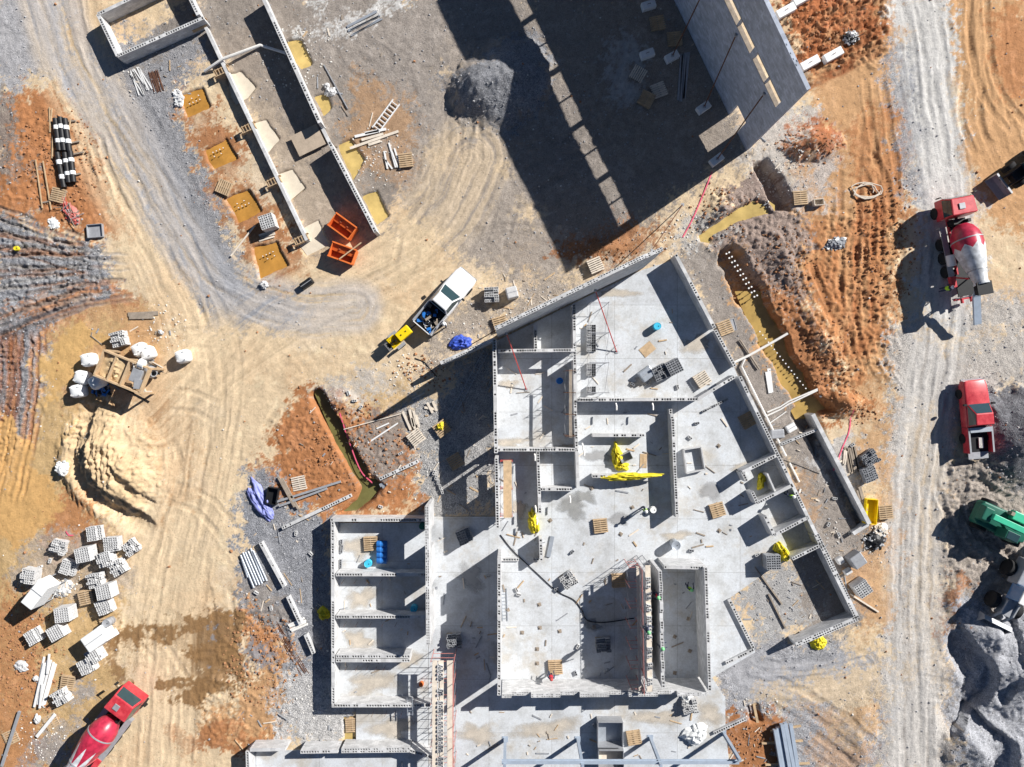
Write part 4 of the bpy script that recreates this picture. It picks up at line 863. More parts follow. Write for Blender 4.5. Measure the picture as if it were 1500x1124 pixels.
# ---- pallets and block stacks
def pallet_meshes():
    d = MB(); bq = MB()
    for i in range(7): d.box((0, -.54 + i * .18, .125), (1.2, .11, .022))
    for i in range(3): d.box((0, -.5 + i * .5, .011), (1.2, .11, .022))
    for i in range(3): bq.box((-.54 + i * .54, 0, .068), (.06, 1.16, .092))
    return d.mesh('deck'), bq.mesh('bearers')
PD, PB = pallet_meshes(); PD.materials.append(M_['wood']); PB.materials.append(M_['oldwood'])
PD2 = PD.copy(); PD2.materials.clear(); PD2.materials.append(M_['palew'])
def link(name, me, parent, loc=(0, 0, 0), rz=0.0):
    o = bpy.data.objects.new(name, me); COL.objects.link(o); o.parent = parent; o.location = loc; o.rotation_euler = (0, 0, rz); return o
def one_block(m, x, y, z, rz=0.0, full=True):
    """hollow concrete block with two open cells"""
    T = Matrix.Translation((x, y, z)) @ Matrix.Rotation(rz, 4, 'Z'); a, b_, h = .195, .097, .19
    if not full: m.box((x, y, z + h / 2), (2 * a, 2 * b_, h), rz); return
    V = lambda X_, Y_, Z_: (X_, Y_, Z_)
    xs_ = [-a, -a + .035, -.018, .018, a - .035, a]; ys_ = [-b_, -b_ + .032, b_ - .032, b_]
    vs = [(p, q, h) for q in ys_ for p in xs_]; fs = []
    for j in range(3):
        for i in range(5):
            if j == 1 and i in (1, 3): continue
            k0 = j * 6 + i; fs.append((k0, k0 + 1, k0 + 7, k0 + 6))
    n0 = len(vs)
    for i0 in (1, 3):
        c = [(xs_[i0], ys_[1]), (xs_[i0 + 1], ys_[1]), (xs_[i0 + 1], ys_[2]), (xs_[i0], ys_[2])]; k0 = len(vs)
        vs += [(p, q, h) for p, q in c] + [(p, q, .01) for p, q in c]
        fs += [(k0 + (i + 1) % 4, k0 + i, k0 + 4 + i, k0 + 4 + (i + 1) % 4) for i in range(4)] + [(k0 + 4, k0 + 5, k0 + 6, k0 + 7)]
    k0 = len(vs); c = [(-a, -b_), (a, -b_), (a, b_), (-a, b_)]
    vs += [(p, q, 0) for p, q in c] + [(p, q, h) for p, q in c]; fs += [(k0 + i, k0 + (i + 1) % 4, k0 + 4 + (i + 1) % 4, k0 + 4 + i) for i in range(4)]
    m.add(vs, fs, 0, T)
def stack_mesh(layers, miss=0.0, seed=0, jit=0.01, part=1.0):
    rr = random.Random(seed); m = MB()
    for l in range(layers):
        top = l == layers - 1
        for i in range(3):
            for j in range(6):
                if top and (rr.random() < miss or i / 3 >= part): continue
                one_block(m, -.4 + i * .4 + rr.uniform(-jit, jit), -.5 + j * .2 + rr.uniform(-jit, jit), .137 + l * .2, rr.uniform(-.02, .02) * (6 if miss > .3 else 1), top or l == layers - 2 and (miss > 0 or part < 1))
    return m
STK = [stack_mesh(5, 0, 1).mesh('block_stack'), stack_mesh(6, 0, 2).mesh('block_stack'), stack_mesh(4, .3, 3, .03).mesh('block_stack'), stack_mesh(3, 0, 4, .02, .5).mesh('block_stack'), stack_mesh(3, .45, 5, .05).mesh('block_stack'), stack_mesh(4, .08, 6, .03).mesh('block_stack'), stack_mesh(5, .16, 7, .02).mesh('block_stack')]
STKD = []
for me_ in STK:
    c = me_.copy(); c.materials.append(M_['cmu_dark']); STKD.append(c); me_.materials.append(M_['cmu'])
def block_pallet(px, py, rot, v, label, group=None, dark=False, h=0.7, z=None):
    x, y = W(px, py, h); e = thing('block_pallet', label, 'block pallet', (x, y, gz(px, py) if z is None else z), R(rot), group)
    link('deck', PD, e); link('bearers', PB, e); link('block_stack', (STKD if dark else STK)[v], e); return e
def pallet(px, py, rot, label, n=1, group=None, z=None, pale=False, name='timber_pallet'):
    e = thing(name, label, 'pallet', (*W(px, py, .1 * n), gz(px, py) if z is None else z), R(rot), group)
    for i in range(n): link('deck', PD2 if pale else PD, e, (0.03 * (i % 2), 0, i * .14), .03 * i); link('bearers', PB, e, (0.03 * (i % 2), 0, i * .14), .03 * i)
    return e
YG = 'block pallets in the muddy yard'
for px, py, rot, v in [(164, 797, 4, 5), (127, 811, 11, 1), (155, 819, 16, 6), (45, 843, -8, 6), (157, 865, 12, 1), (153, 889, 21, 5), (97, 898, 7, 1), (85, 925, 29, 0), (127, 976, 25, 5), (139, 960, 31, 6)]:
    block_pallet(px, py, rot, v, 'neat cube of pale hollow blocks on a pallet in the muddy yard', YG)
for px, py, rot, v, l in [(137, 782, 8, 3, 'half-emptied block pallet nearest the sand heap in the muddy yard'), (190, 803, 35, 4, 'jumbled small block pallet at the road edge of the muddy yard'), (84, 802, -15, 4, 'jumbled block pallet alone on red clay beside a pink ribbon'),
                          (172, 832, 30, 2, 'block pallet with its plastic wrap half torn in the muddy yard'), (99, 832, -20, 3, 'low broken block pallet beside the tall white silo'), (139, 851, 12, 2, 'block pallet with a hole in its top layer'), (48, 933, 30, 3, 'half-used block pallet standing alone in ochre mud'), (88, 1022, 28, 2, 'tilted block pallet beside the long white lumber bundle')]:
    block_pallet(px, py, rot, v, l)
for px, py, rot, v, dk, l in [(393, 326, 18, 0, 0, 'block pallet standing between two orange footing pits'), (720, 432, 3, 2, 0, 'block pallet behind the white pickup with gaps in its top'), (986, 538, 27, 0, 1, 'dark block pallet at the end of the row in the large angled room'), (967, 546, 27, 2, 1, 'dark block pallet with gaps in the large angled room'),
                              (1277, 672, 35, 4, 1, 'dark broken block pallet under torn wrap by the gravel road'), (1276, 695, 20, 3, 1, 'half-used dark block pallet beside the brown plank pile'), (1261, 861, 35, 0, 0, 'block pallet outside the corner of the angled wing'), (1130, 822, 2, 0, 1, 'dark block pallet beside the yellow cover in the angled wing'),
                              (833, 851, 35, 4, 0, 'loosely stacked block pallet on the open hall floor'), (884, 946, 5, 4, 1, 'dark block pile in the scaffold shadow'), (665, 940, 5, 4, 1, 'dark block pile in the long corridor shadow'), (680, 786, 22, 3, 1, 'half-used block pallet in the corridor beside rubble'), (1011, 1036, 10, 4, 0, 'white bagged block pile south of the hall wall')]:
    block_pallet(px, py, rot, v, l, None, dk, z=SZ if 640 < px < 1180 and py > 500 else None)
for px, py, rot, n, l in [(126, 875, 8, 4, 'stack of bare orange timber pallets in the muddy yard'), (157, 915, 8, 2, 'timber pallet under a fallen pipe in the muddy yard'), (99, 1000, -10, 2, 'timber pallets crossed by a brown board'), (74, 1057, 30, 1, 'timber pallet under one long white board'), (16, 1080, 25, 1, 'timber pallet under a long grey beam'),
                          (328, 275, 65, 2, 'weathered grey pallet beside the grey gravel strip'), (594, 235, 5, 2, 'timber pallet lying with white sticks in the open yard'), (872, 389, 20, 3, 'clean pale pallet at the edge of the great shadow'), (732, 474, 15, 2, 'broken dark pallet leaning near the tall diagonal wall'),
                          (438, 708, 12, 1, 'pale pallet lying on the orange clay'), (667, 676, 30, 2, 'dark pallet in the shade of the corridor wall'), (609, 641, 35, 3, 'stacked pale pallets beside the gravel strip'), (647, 628, 35, 2, 'pallet with a yellow bundle on top'), (879, 770, 5, 2, 'pallet of short timbers on the hall floor'),
                          (1050, 747, 15, 2, 'timber pallet on the floor of the angled wing'), (1095, 616, 27, 3, 'stack of pallets beside the angled wing wall'), (1297, 750, 2, 3, 'brown pallet beside the yellow tub'), (813, 977, 2, 2, 'orange timber pallet near the hall wall with a red jacket'), (928, 1080, 8, 2, 'orange timber pallet beside the metal-lined box'),
                          (515, 1065, 0, 3, 'heap of broken pallets beside the small water pit'), (543, 796, 2, 2, 'pallet of cut blocks in the first bay'), (1062, 480, 20, 2, 'small pallet in a grey tray outside the angled room'), (1028, 556, 30, 3, 'pale pallets beside the curved low wall'), (906, 850, 3, 2, 'pallet in the shade at the head of the scaffold'), (85, 286, -15, 2, 'weathered pallet below the black pipe bundle'),
                          (965, 132, 20, 2, 'pale pallet leaning on grey boards in the great shadow'), (947, 145, -30, 3, 'shaded pallet pile in the great shadow'), (963, 34, 10, 2, 'shaded pallet close beside the lone far anchor block'), (988, 57, 5, 2, 'shaded pallet with cross boards'), (935, 108, 60, 1, 'single dim pallet on the shaded pale patch'), (1172, 290, 3, 2, 'small pallet with a saw beside the dark trench')]:
    pallet(px, py, rot, l, n, None, SZ if (640 < px < 1180 and py > 500 and not (1085 < px and py < 620)) or (490 < px < 640 and 760 < py < 1035) else None, pale='pale' in l)

# ---- planks, pipes, poles: every piece is a part of its pile
def bar_pile(name, label, cat, pieces, mt, w=.2, t=.05, part='plank', round_=False, group=None, z0=None):
    """pieces: (x0,y0,x1,y1[,z]) photo points"""
    cx = sum(p[0] + p[2] for p in pieces) / 2 / len(pieces); cy = sum(p[1] + p[3] for p in pieces) / 2 / len(pieces)
    base = gz(cx, cy) if z0 is None else z0; org = (*W(cx, cy), base); e = thing(name, label, cat, org, 0, group)
    for i, p in enumerate(pieces):
        (ax, ay), (bx, by) = W(p[0], p[1]), W(p[2], p[3]); z = base + (p[4] if len(p) > 4 else .04 + .02 * (i % 3)); m = MB()
        mm = mt[i % len(mt)] if isinstance(mt, list) else mt
        if round_: m.cyl((ax, ay, z + w / 2), (bx, by, z + w / 2), w / 2, n=10)
        else: m.box(((ax + bx) / 2, (ay + by) / 2, z + t / 2), (math.hypot(bx - ax, by - ay), w, t), math.atan2(by - ay, bx - ax))
        m.build(part, M_[mm], e, org=org, smooth=round_)
    return e
def fan(x0, y0, x1, y1, n, spread, layers=1, wob=2, seed=1):
    rr = random.Random(seed); out = []
    dx, dy = x1 - x0, y1 - y0; l = math.hypot(dx, dy); nx2, ny2 = -dy / l, dx / l
    for i in range(n):
        o = (i - (n - 1) / 2) * spread; a = rr.uniform(-wob, wob); b_ = rr.uniform(-wob, wob); s0 = rr.uniform(-.06, .06)
        out.append((x0 + nx2 * (o + a) + dx * s0, y0 + ny2 * (o + a) + dy * s0, x1 + nx2 * (o + b_) + dx * s0, y1 + ny2 * (o + b_) + dy * s0, .03 + (i % 3) * .07 * (layers > 1)))
    return out
bar_pile('lumber_bundle', 'long bundle of bright white boards in the muddy yard', 'lumber', fan(74, 968, 58, 1032, 7, 2.8, 2, 1.5, 1) + [(76, 956, 73, 985, .3), (66, 1000, 62, 1035, .3)], 'white', .18, .06)
bar_pile('board', 'single long white board laid across a timber pallet', 'lumber', [(83, 1045, 56, 1078, .2)], 'white', .28, .06)
bar_pile('beam', 'long grey beam lying across a pallet in the mud', 'beam', [(32, 1040, 6, 1120, .2)], 'grey', .22, .15)
bar_pile('plank_pile', 'fan of pale planks near the open ladder frame', 'lumber', [(513, 218, 584, 193), (535, 196, 566, 190), (530, 206, 562, 197), (540, 213, 558, 207), (520, 201, 555, 193)], ['palew', 'white', 'palew'], .22, .07)
bar_pile('stick_pile', 'short white sticks heaped beside a pallet in the open yard', 'lumber', [(563, 222, 568, 248), (570, 210, 580, 246), (574, 222, 583, 246), (565, 235, 575, 248), (578, 218, 585, 240)], 'white', .14, .1)
bar_pile('steel_bundle', 'thin bundle of galvanised steel strips on the pale dust', 'steel', fan(512, 46, 556, 24, 7, 2, 1, 3, 4), 'steel', .1, .06, 'strip')
bar_pile('pole', 'single thin grey pole lying beside the puddled wall', 'pole', [(475, 96, 510, 160)], 'grey', .09, .09)
bar_pile('pole', 'long white pole lying on the gravel strip', 'pole', [(374, 331, 339, 376)], 'palew', .12, .1)
bar_pile('plank_pile', 'short pale planks beside the block pallet and orange pit', 'lumber', fan(380, 349, 402, 342, 4, 2.6, 1, 1, 5), 'palew', .14, .05)
bar_pile('rebar_bundle', 'dark bundle of reinforcing bars near the small enclosure', 'rebar', fan(225, 104, 234, 134, 8, 1.8, 1, 2, 6), 'rust', .05, .05, 'bar')
bar_pile('steel_bundle', 'tangled bright metal strips near the small enclosure', 'steel', fan(196, 104, 214, 136, 8, 2.2, 1, 4, 7), 'white', .09, .05, 'strip')
bar_pile('plank_pile', 'grey boards leaning in the great shadow beside a pale pallet', 'lumber', fan(1003, 80, 998, 148, 4, 3, 1, 1, 8), 'grey', .25, .05)
bar_pile('plank_pile', 'pale planks and offcuts at the edge of the corridor gravel', 'lumber', [(590, 603, 602, 630), (600, 600, 606, 625), (606, 602, 611, 622), (610, 608, 614, 626), (604, 612, 608, 628), (626, 590, 634, 605), (622, 597, 640, 600), (634, 588, 640, 602)], 'palew', .2, .06)
bar_pile('pole', 'thin pale pole along the edge of the clay patch', 'pole', [(504, 629, 588, 606)], 'palew', .08, .08); bar_pile('board', 'white board lying on the grey clay', 'lumber', [(539, 649, 583, 620), (552, 628, 570, 620)], 'white', .12, .05)
bar_pile('steel_bundle', 'galvanised channels laid along the footing by the green trench', 'steel', [(500, 738, 460, 756), (516, 730, 480, 748), (560, 715, 612, 690), (556, 712, 604, 690), (440, 770, 475, 752)], 'steel', .3, .08, 'channel')
bar_pile('steel_beams', 'crossed steel beams on the orange clay', 'steel', [(405, 735, 500, 705), (410, 741, 480, 715), (409, 698, 433, 742), (414, 700, 438, 745)], ['grey', 'grey', 'oldwood', 'oldwood'], .18, .15, 'beam')
bar_pile('pipe_bundle', 'bundle of long galvanised pipes beside the footing wall', 'pipe', fan(361, 808, 380, 856, 5, 4.2, 1, 1, 9) + [(372, 806, 392, 850), (356, 820, 364, 845)], 'steel', .2, .1, 'pipe', True)
bar_pile('pipe_bundle', 'short white pipes on the clay beside the narrow footing', 'pipe', fan(425, 920, 448, 910, 4, 3.5, 1, 1, 10), 'pvc', .2, .1, 'pipe', True)
bar_pile('rebar_bundle', 'long curved bundle of rusty bars on the orange bank', 'rebar', fan(394, 902, 446, 985, 5, 2.4, 1, 2, 11), 'rust', .05, .05, 'bar')
bar_pile('plank_pile', 'dark brown planks piled by the gravel road', 'lumber', fan(1244, 655, 1252, 692, 5, 3.2, 1, 1, 12), 'oldwood', .26, .07); bar_pile('plank_pile', 'narrow pale stack of boards beside the dark brown planks', 'lumber', fan(1238, 660, 1236, 680, 2, 2, 1, .5, 13), 'palew', .15, .1)
bar_pile('steel_beams', 'stack of blue-grey steel beams over a dark pit', 'steel', fan(1142, 1058, 1158, 1150, 5, 6, 2, 1, 14), 'steelblue', .3, .3, 'beam', z0=.25)
bar_pile('timber_bearers', 'rough timbers under the blue-grey steel beams', 'lumber', [(1115, 1088, 1175, 1084), (1120, 1119, 1185, 1117), (1128, 1070, 1172, 1062)], 'wood', .15, .15, z0=.0)
bar_pile('timber_forms', 'pale form timbers nailed in a cross over the clay pit', 'lumber', [(1060, 1041, 1120, 1029, .15), (1104, 1028, 1111, 1062, .2), (1076, 1098, 1144, 1087, .15)], 'wood', .22, .12)
bar_pile('plank_pile', 'white planks lying beside the yellow trench', 'lumber', [(1126, 540, 1130, 575), (1123, 545, 1128, 576)], 'white', .3, .05); bar_pile('pipe', 'pale pipe lying across the grey dirt', 'pipe', [(1083, 498, 1111, 541)], 'oldwood', .16, .1, 'pipe', True)
bar_pile('plank_pile', 'dark plank leaning by the yellow tub', 'lumber', [(1258, 712, 1268, 748, .1), (1256, 718, 1264, 745, .05)], 'oldwood', .25, .06); bar_pile('pole', 'broken pale pole outside the wing corner', 'pole', [(1245, 870, 1286, 896)], 'palew', .14, .1)
bar_pile('pole', 'long dark rail laid inside the open dirt room', 'pole', [(1105, 830, 1145, 885), (1125, 870, 1150, 920)], 'oldwood', .12, .1); bar_pile('steel_bundle', 'short grey steel channel on the hall floor', 'steel', [(803, 815, 809, 785)], 'steel', .35, .1, 'channel', z0=SZ)
bar_pile('plank_pile', 'dark boards over the end of the wall by white debris', 'lumber', [(188, 461, 232, 459), (190, 465, 225, 464)], 'oldwood', .35, .08)
bar_pile('stakes', 'thin orange stakes laid out on red clay', 'stake', [(74, 158, 75, 195), (78, 160, 75, 195), (105, 178, 103, 195), (79, 200, 78, 233), (54, 235, 64, 306), (65, 237, 77, 308)], 'wood', .09, .07, 'stake')
bar_pile('timber_bearers', 'dark cross timbers under the black pipe bundle', 'lumber', [(98, 179, 112, 178), (104, 211, 118, 208), (110, 227, 124, 224), (62, 298, 88, 293), (108, 258, 120, 255)], 'oldwood', .12, .1)
def ladder_frame():
    e = thing('open_truss', 'white open ladder-like steel frame lying near the plank fan', 'frame', (*W(566, 171), .05), ang(580 - 549, 150 - 192))
    for s_ in (-1, 1): m = MB(); m.box((0, s_ * .35, .1), (3.0, .09, .12)); m.build('rail', M_['white'], e)
    for i in range(8): m = MB(); m.box((-1.3 + i * .37, 0, .1), (.07, .62, .08)); m.build('rung', M_['white'], e)
ladder_frame()
# white drain pipes
def pipe(label, pts, r=.09, m='pvc', name='drain_pipe', zs=None, group=None):
    P = [(*W(*p), (zs[i] if zs else max(gz(*p), -.1) + r)) for i, p in enumerate(pts)]; org = P[0]; b_ = MB(); b_.tube(P, r, 8)
    return tag(b_.build(name, M_[m], None, loc=org, org=org, smooth=True), label, 'pipe', group)
pipe('white drain pipe crossing the low footing wall with a red cap', [(301, 106), (332, 93), (383, 69), (420, 80)], .13, zs=[.15, .8, .3, .25])
pipe('long white pipe crossing the yellow trench and the grey dirt', [(1075, 531), (1096, 521), (1130, 502), (1152, 489)], .11, zs=[.2, .2, .2, .25])
pipe('white pipe running along the outside of the angled wing', [(1090, 526), (1085, 537), (1108, 584), (1132, 632), (1150, 668)], .09, zs=[.2] * 5)
for i in range(2): pipe('twin white pipe bent across the end of the yellow trench', [(1123, 604 + i * 5), (1142, 596 + i * 4), (1154, 588 + i * 4), (1196, 570 + i * 2)], .07, zs=[.15, .15, .2, .2], group='twin pipes')
pipe('thin white pipe leading to the low footing wall', [(1128, 619), (1151, 603)], .05, zs=[.12, .12])
for i, p in enumerate([[(1156, 678), (1170, 706)], [(1172, 716), (1170, 722)]]): pipe(['white pipe standing off the wing wall above the dirt strip', 'short white pipe stub at the wing wall'][i], p, .08)
for i, (x, y) in enumerate([(782, 662), (783, 736), (785, 753), (832, 722), (850, 647), (898, 590), (950, 590), (852, 655)]):
    pipe('white plastic riser elbow fixed at the top of an inner wall', [(x, y), (x + 1, y + 4), (x + 1, y + 10)], .07, zs=[1.55, 1.62, 1.62], name='riser_pipe', group='riser elbows on inner walls')
pipe('black hose snaking across the pale hall floor', curve([(733, 783), (752, 807), (785, 838), (815, 865), (840, 878), (852, 893), (860, 908), (885, 911), (928, 905)], 6), .045, 'blackpipe', 'hose', zs=[SZ + .05] * 49)
pipe('black cable curling over rubble near the yellow mixer', curve([(608, 525), (622, 531), (632, 543), (640, 552)], 5), .04, 'blackpipe', 'cable')
pipe('thin dark cable curving across the dirt strip', curve([(1148, 674), (1170, 682), (1200, 694)], 5), .03, 'blackpipe', 'cable')
cc = [(1265 + 24 * math.cos(a * .52) * (1 - .012 * a) + (6 if a % 7 > 3 else 0), 280 + 13 * math.sin(a * .52) * (1 - .01 * a)) for a in range(38)]
pipe('loose pale hose coil lying on the orange clay', cc, .05, 'palew', 'hose_coil', zs=[.15 + .01 * (i % 6) for i in range(38)])
# white capped bars standing in trenches and pits
def dots(label, pts, zb, zt, group, r=.05):
    e = thing('starter_bars', label, 'rebar', (*W(*pts[0]), zb), 0, group); org = e.location
    for x, y in pts:
        px, py = W(x, y, zt); m = MB(); m.cyl((px, py, zb), (px, py, zt), .015, n=5); m.build('bar', M_['rust'], e, org=org)
        m = MB(); m.cyl((px, py, zt - .03), (px, py, zt + .04), r, n=8); m.build('cap', M_['hat'], e, org=org)
dots('double row of white-capped bars standing in the dark trench', [(1064 + i * 4.1 + j * 4, 370 + i * 6.3 - j * 2 + 2) for i in range(11) for j in range(2)], -1.3, -.1, None, .075)
dots('row of white-capped bars along the yellow trench', [(1113 + i * 4.2, 486 + i * 5.2) for i in range(18)], -1.3, -.35, None, .06)
for k_, (p, _) in enumerate(PITS[:4]):
    cx = sum(q[0] for q in p) / 4; cy = sum(q[1] for q in p) / 4
    dots('white-capped bars standing in a square orange footing pit', [(cx - 10 + i * 5 + j * 2, cy - 2 - i * 2.2 + j * 6) for i in range(4) for j in range(2) if (i * 2 + j + k_) % 4], -.5, .05, 'bars in the orange pits', .04)

# ---- tarps and covers
def lump(name, label, cat, px, py, rx, ry, rot, m, h=.35, seed=0, z=None, par=None, n=30):
    """crumpled sheet thrown over something low: ragged outline, sharp folds"""
    rr = np.random.default_rng(seed); e0 = gz(px, py) if z is None else z; ox, oy = rr.random(2) * 90
    u, v = np.meshgrid(np.linspace(-1, 1, n), np.linspace(-1, 1, n), indexing='ij')
    th_ = np.arctan2(v, u); k = .72 + .75 * vnoise(1.6 * np.cos(th_) + ox, 1.6 * np.sin(th_) + oy, 3)
    x_ = u * np.sqrt(1 - v * v / 2) * k; y_ = v * np.sqrt(1 - u * u / 2) * k; r = np.hypot(u * np.sqrt(1 - v * v / 2), v * np.sqrt(1 - u * u / 2))
    fold = 1 - np.abs(fbm(u * 2.2 + ox, v * 2.2 + oy, 4, 2, .6) - .5) * 4; fold2 = np.abs(vnoise(u * 4.5 + oy, v * 4.5 + ox, 5) - .5)
    zz = h * np.clip(1.15 - r ** 2, 0, 1) * (.45 + .55 * np.clip(fold, 0, 1)) * (.8 + .5 * fold2) + h * .07 * vnoise(u * 6 + ox, v * 6, 1) + .015
    zz[r > .97] = .02; x_ = x_ + (vnoise(u * 5 + ox, v * 5, 8) - .5) * .22; y_ = y_ + (vnoise(u * 5, v * 5 + oy, 9) - .5) * .22
    vs = list(zip((x_ * rx / S).ravel().tolist(), (y_ * ry / S).ravel().tolist(), zz.ravel().tolist())); fs = [(i * n + j, (i + 1) * n + j, (i + 1) * n + j + 1, i * n + j + 1) for i in range(n - 1) for j in range(n - 1)]
    b_ = MB(); b_.add(vs, fs); o = b_.build(name, M_[m], par, loc=(*W(px, py, h), e0), rz=R(rot)); o.data.polygons.foreach_set('use_smooth', [True] * len(o.data.polygons))
    return tag(o, label, cat) if par is None else o
def heap(name, label, cat, px, py, rx, ry, rot, mats, h, seed, n=60, smin=.1, smax=.34, z=None, sticks=0):
    """tipped heap of broken pieces"""
    rr = random.Random(seed); e = thing(name, label, cat, (*W(px, py), gz(px, py) if z is None else z), R(rot)); b_ = MB()
    for i in range(n):
        a_ = rr.uniform(0, 6.28); q = rr.random() ** .6; x = q * rx / S * math.cos(a_); y = q * ry / S * math.sin(a_); s_ = rr.uniform(smin, smax)
        b_.tbox((x, y, h * (1 - q) * rr.uniform(.5, 1) + s_ * .2), (s_, s_ * rr.uniform(.4, .9), s_ * rr.uniform(.3, .7)), (rr.uniform(.5, 1), rr.uniform(.5, 1)), rr.uniform(0, 3), rr.randrange(len(mats)), M=Matrix.Translation((x, y, 0)) @ Matrix.Rotation(rr.uniform(-.5, .5), 4, 'X') @ Matrix.Translation((-x, -y, 0)))
    o = b_.build('rubble_pieces', [M_[q] for q in mats], e); o['kind'] = 'stuff'
    for i in range(sticks):
        a_ = rr.uniform(0, 3.14); l = rr.uniform(.5, 1.4); x = rr.uniform(-.6, .6) * rx / S; y = rr.uniform(-.8, .8) * ry / S; m = MB(); m.cyl((x - l / 2 * math.cos(a_), y - l / 2 * math.sin(a_), .1 + h * .5), (x + l / 2 * math.cos(a_), y + l / 2 * math.sin(a_), .15 + h * .6), .03, n=5); m.build('stick', M_[rr.choice(mats)], e)
    b2 = MB(); n2 = 14; b2.loft([[(rx / S * k_ * math.cos(6.2832 * i / n2), ry / S * k_ * math.sin(6.2832 * i / n2), zz_) for i in range(n2)] for k_, zz_ in ((.95, -.03), (.6, h * .45), (.25, h * .75))]); b2.build('heap_core', M_[mats[0]], e)
lump('tarp', 'crumpled bright blue tarp beside the tall diagonal wall', 'tarp', 676, 502, 15, 9, 15, 'blue', .5, 1); lump('tarp', 'long crumpled faded lavender-blue tarp on the gravel edge', 'tarp', 382, 738, 30, 11, -58, 'lav', .45, 2)
lump('cover', 'bright yellow cover bunched near the grey buggy', 'cover', 904, 668, 8, 15, 8, 'yellow', .8, 3, SZ); lump('cover', 'smaller yellow cover bundle beside the draped low wall', 'cover', 911, 684, 10, 6, 0, 'yellow', .5, 4, SZ)
lump('cover', 'yellow cover draped along the top of a low inner wall', 'cover', 918, 697, 42, 5, 2, 'yellow', .5, 5, .95); lump('cover', 'dull yellow cover hanging on the wall in the narrow corridor', 'cover', 781, 765, 7, 16, 10, 'yellow', 1.0, 6, SZ)
lump('cover', 'yellow cover in the small wing room against the thin partition', 'cover', 1118, 706, 5, 12, -15, 'yellow', .8, 7, SZ); lump('cover', 'yellow cover bunched at the end of a wing cross wall', 'cover', 1150, 812, 8, 13, 20, 'yellow', 1.0, 8, SZ)
lump('cover', 'yellow cover heap outside the far corner of the angled wing', 'cover', 1202, 942, 10, 11, 0, 'yellow', .5, 9); lump('cover', 'yellow bundle lying on a pallet near the gravel strip', 'cover', 645, 625, 6, 5, 30, 'yellow', .4, 10, .3); lump('cover', 'green-yellow bundle in the shade of the bay wall', 'cover', 473, 902, 9, 9, 0, 'yellow', .5, 11)
lump('bag_pile', 'white plastic wrap over blocks by the steel frame', 'bag', 1022, 1078, 18, 12, 25, 'bag', .7, 12, SZ); lump('bag_pile', 'crumpled white sacks on the south floor', 'bag', 1008, 1028, 8, 12, 10, 'bag', .6, 13, SZ)
heap('debris_heap', 'black plastic and block debris by the gravel road', 'debris', 1281, 792, 17, 15, 10, ['black', 'cmu_dark', 'cmu'], .6, 14, 70); heap('debris_heap', 'pale paper debris beside the yellow tub', 'debris', 1290, 776, 13, 10, 30, ['bag', 'palew'], .15, 15, 45, .1, .4); heap('stone_heap', 'heap of black and white stone lumps on the orange clay', 'debris', 1224, 357, 17, 9, 15, ['cmu_dark', 'cmu_dark', 'bag'], .5, 16, 80)
heap('plaster_heap', 'small white lime heap at the edge of the ruts', 'debris', 79, 327, 8, 10, 20, ['bag'], .25, 17, 50, .06, .2); heap('debris_heap', 'dark tangle of scrap on the red earth behind the tall wall', 'debris', 1245, 57, 12, 10, 10, ['black', 'cmu_dark', 'white'], .5, 18, 60, sticks=5); heap('tool_heap', 'tangle of red and grey tools beside a metal tray', 'tools', 105, 313, 11, 20, 35, ['pinkpaint', 'grey', 'redpaint', 'oldwood'], .2, 19, 34, .06, .25, sticks=16)
lump('stone', 'flat pale stone slab in the ochre mud', 'stone', 31, 978, 10, 7, -20, 'cmu', .25, 20); heap('stone_heap', 'white rubble heap touching the corner of an orange pit', 'debris', 262, 145, 7, 14, 10, ['bag', 'cmu'], .2, 21, 50); heap('stone_heap', 'white broken blocks against the sand heap', 'debris', 97, 686, 9, 12, 0, ['bag', 'cmu'], .4, 22, 50)
for i, (x, y, r_) in enumerate([(385, 417, 7), (483, 133, 8), (477, 124, 5), (51, 1056, 6), (49, 996, 4), (233, 487, 4)]): lump('stone', 'pale rounded boulder lying alone on the ground', 'stone', x, y, r_, r_ * .8, i * 30, 'cmu', .35, 30 + i)['group'] = 'loose pale boulders'

# ---- loose hollow blocks
m = MB(); one_block(m, 0, 0, 0); BLK = m.mesh('hollow_block'); BLK.materials.append(M_['cmu'])
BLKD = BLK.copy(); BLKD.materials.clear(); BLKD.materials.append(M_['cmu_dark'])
def loose(px, py, rot, z=0.0, dark=False, label='single hollow concrete block lying loose', group='loose hollow blocks', h=0.0):
    o = bpy.data.objects.new('hollow_block', BLKD if dark else BLK); COL.objects.link(o); o.location = (*W(px, py, h), z); o.rotation_euler = (0, 0, R(rot)); return tag(o, label, 'block', group)
for i, (x, y) in enumerate([(716, 843), (838, 808), (986, 642), (1010, 641), (1020, 620), (948, 560), (992, 567), (926, 563), (888, 982), (846, 946), (843, 985), (1110, 683), (1108, 812), (957, 878), (757, 863), (760, 870), (815, 862), (770, 1004), (870, 1062), (1012, 806)]): loose(x, y, i * 47, SZ, i % 3 == 1, 'single hollow block lying loose on the concrete floor', 'loose blocks on the floor')
for i in range(6): loose(1062 - i * 6.2, 586 + i * 3.2, 27, SZ, i % 2, 'hollow block in the short row below the curved low wall', 'block row by the curved wall')
for i in range(5): loose(636 + i * 3, 692 + i * 7, 70 + i * 9, .05, False, 'hollow block tipped on the gravel beside the tall wing wall', 'blocks spilled by the tall wing wall')
for i, (x, y) in enumerate([(501, 793), (502, 801), (501, 806), (500, 822), (500, 828)]): loose(x, y, 88, SZ, True, 'dark block laid along the wall of the first bay', 'blocks in the first bay')
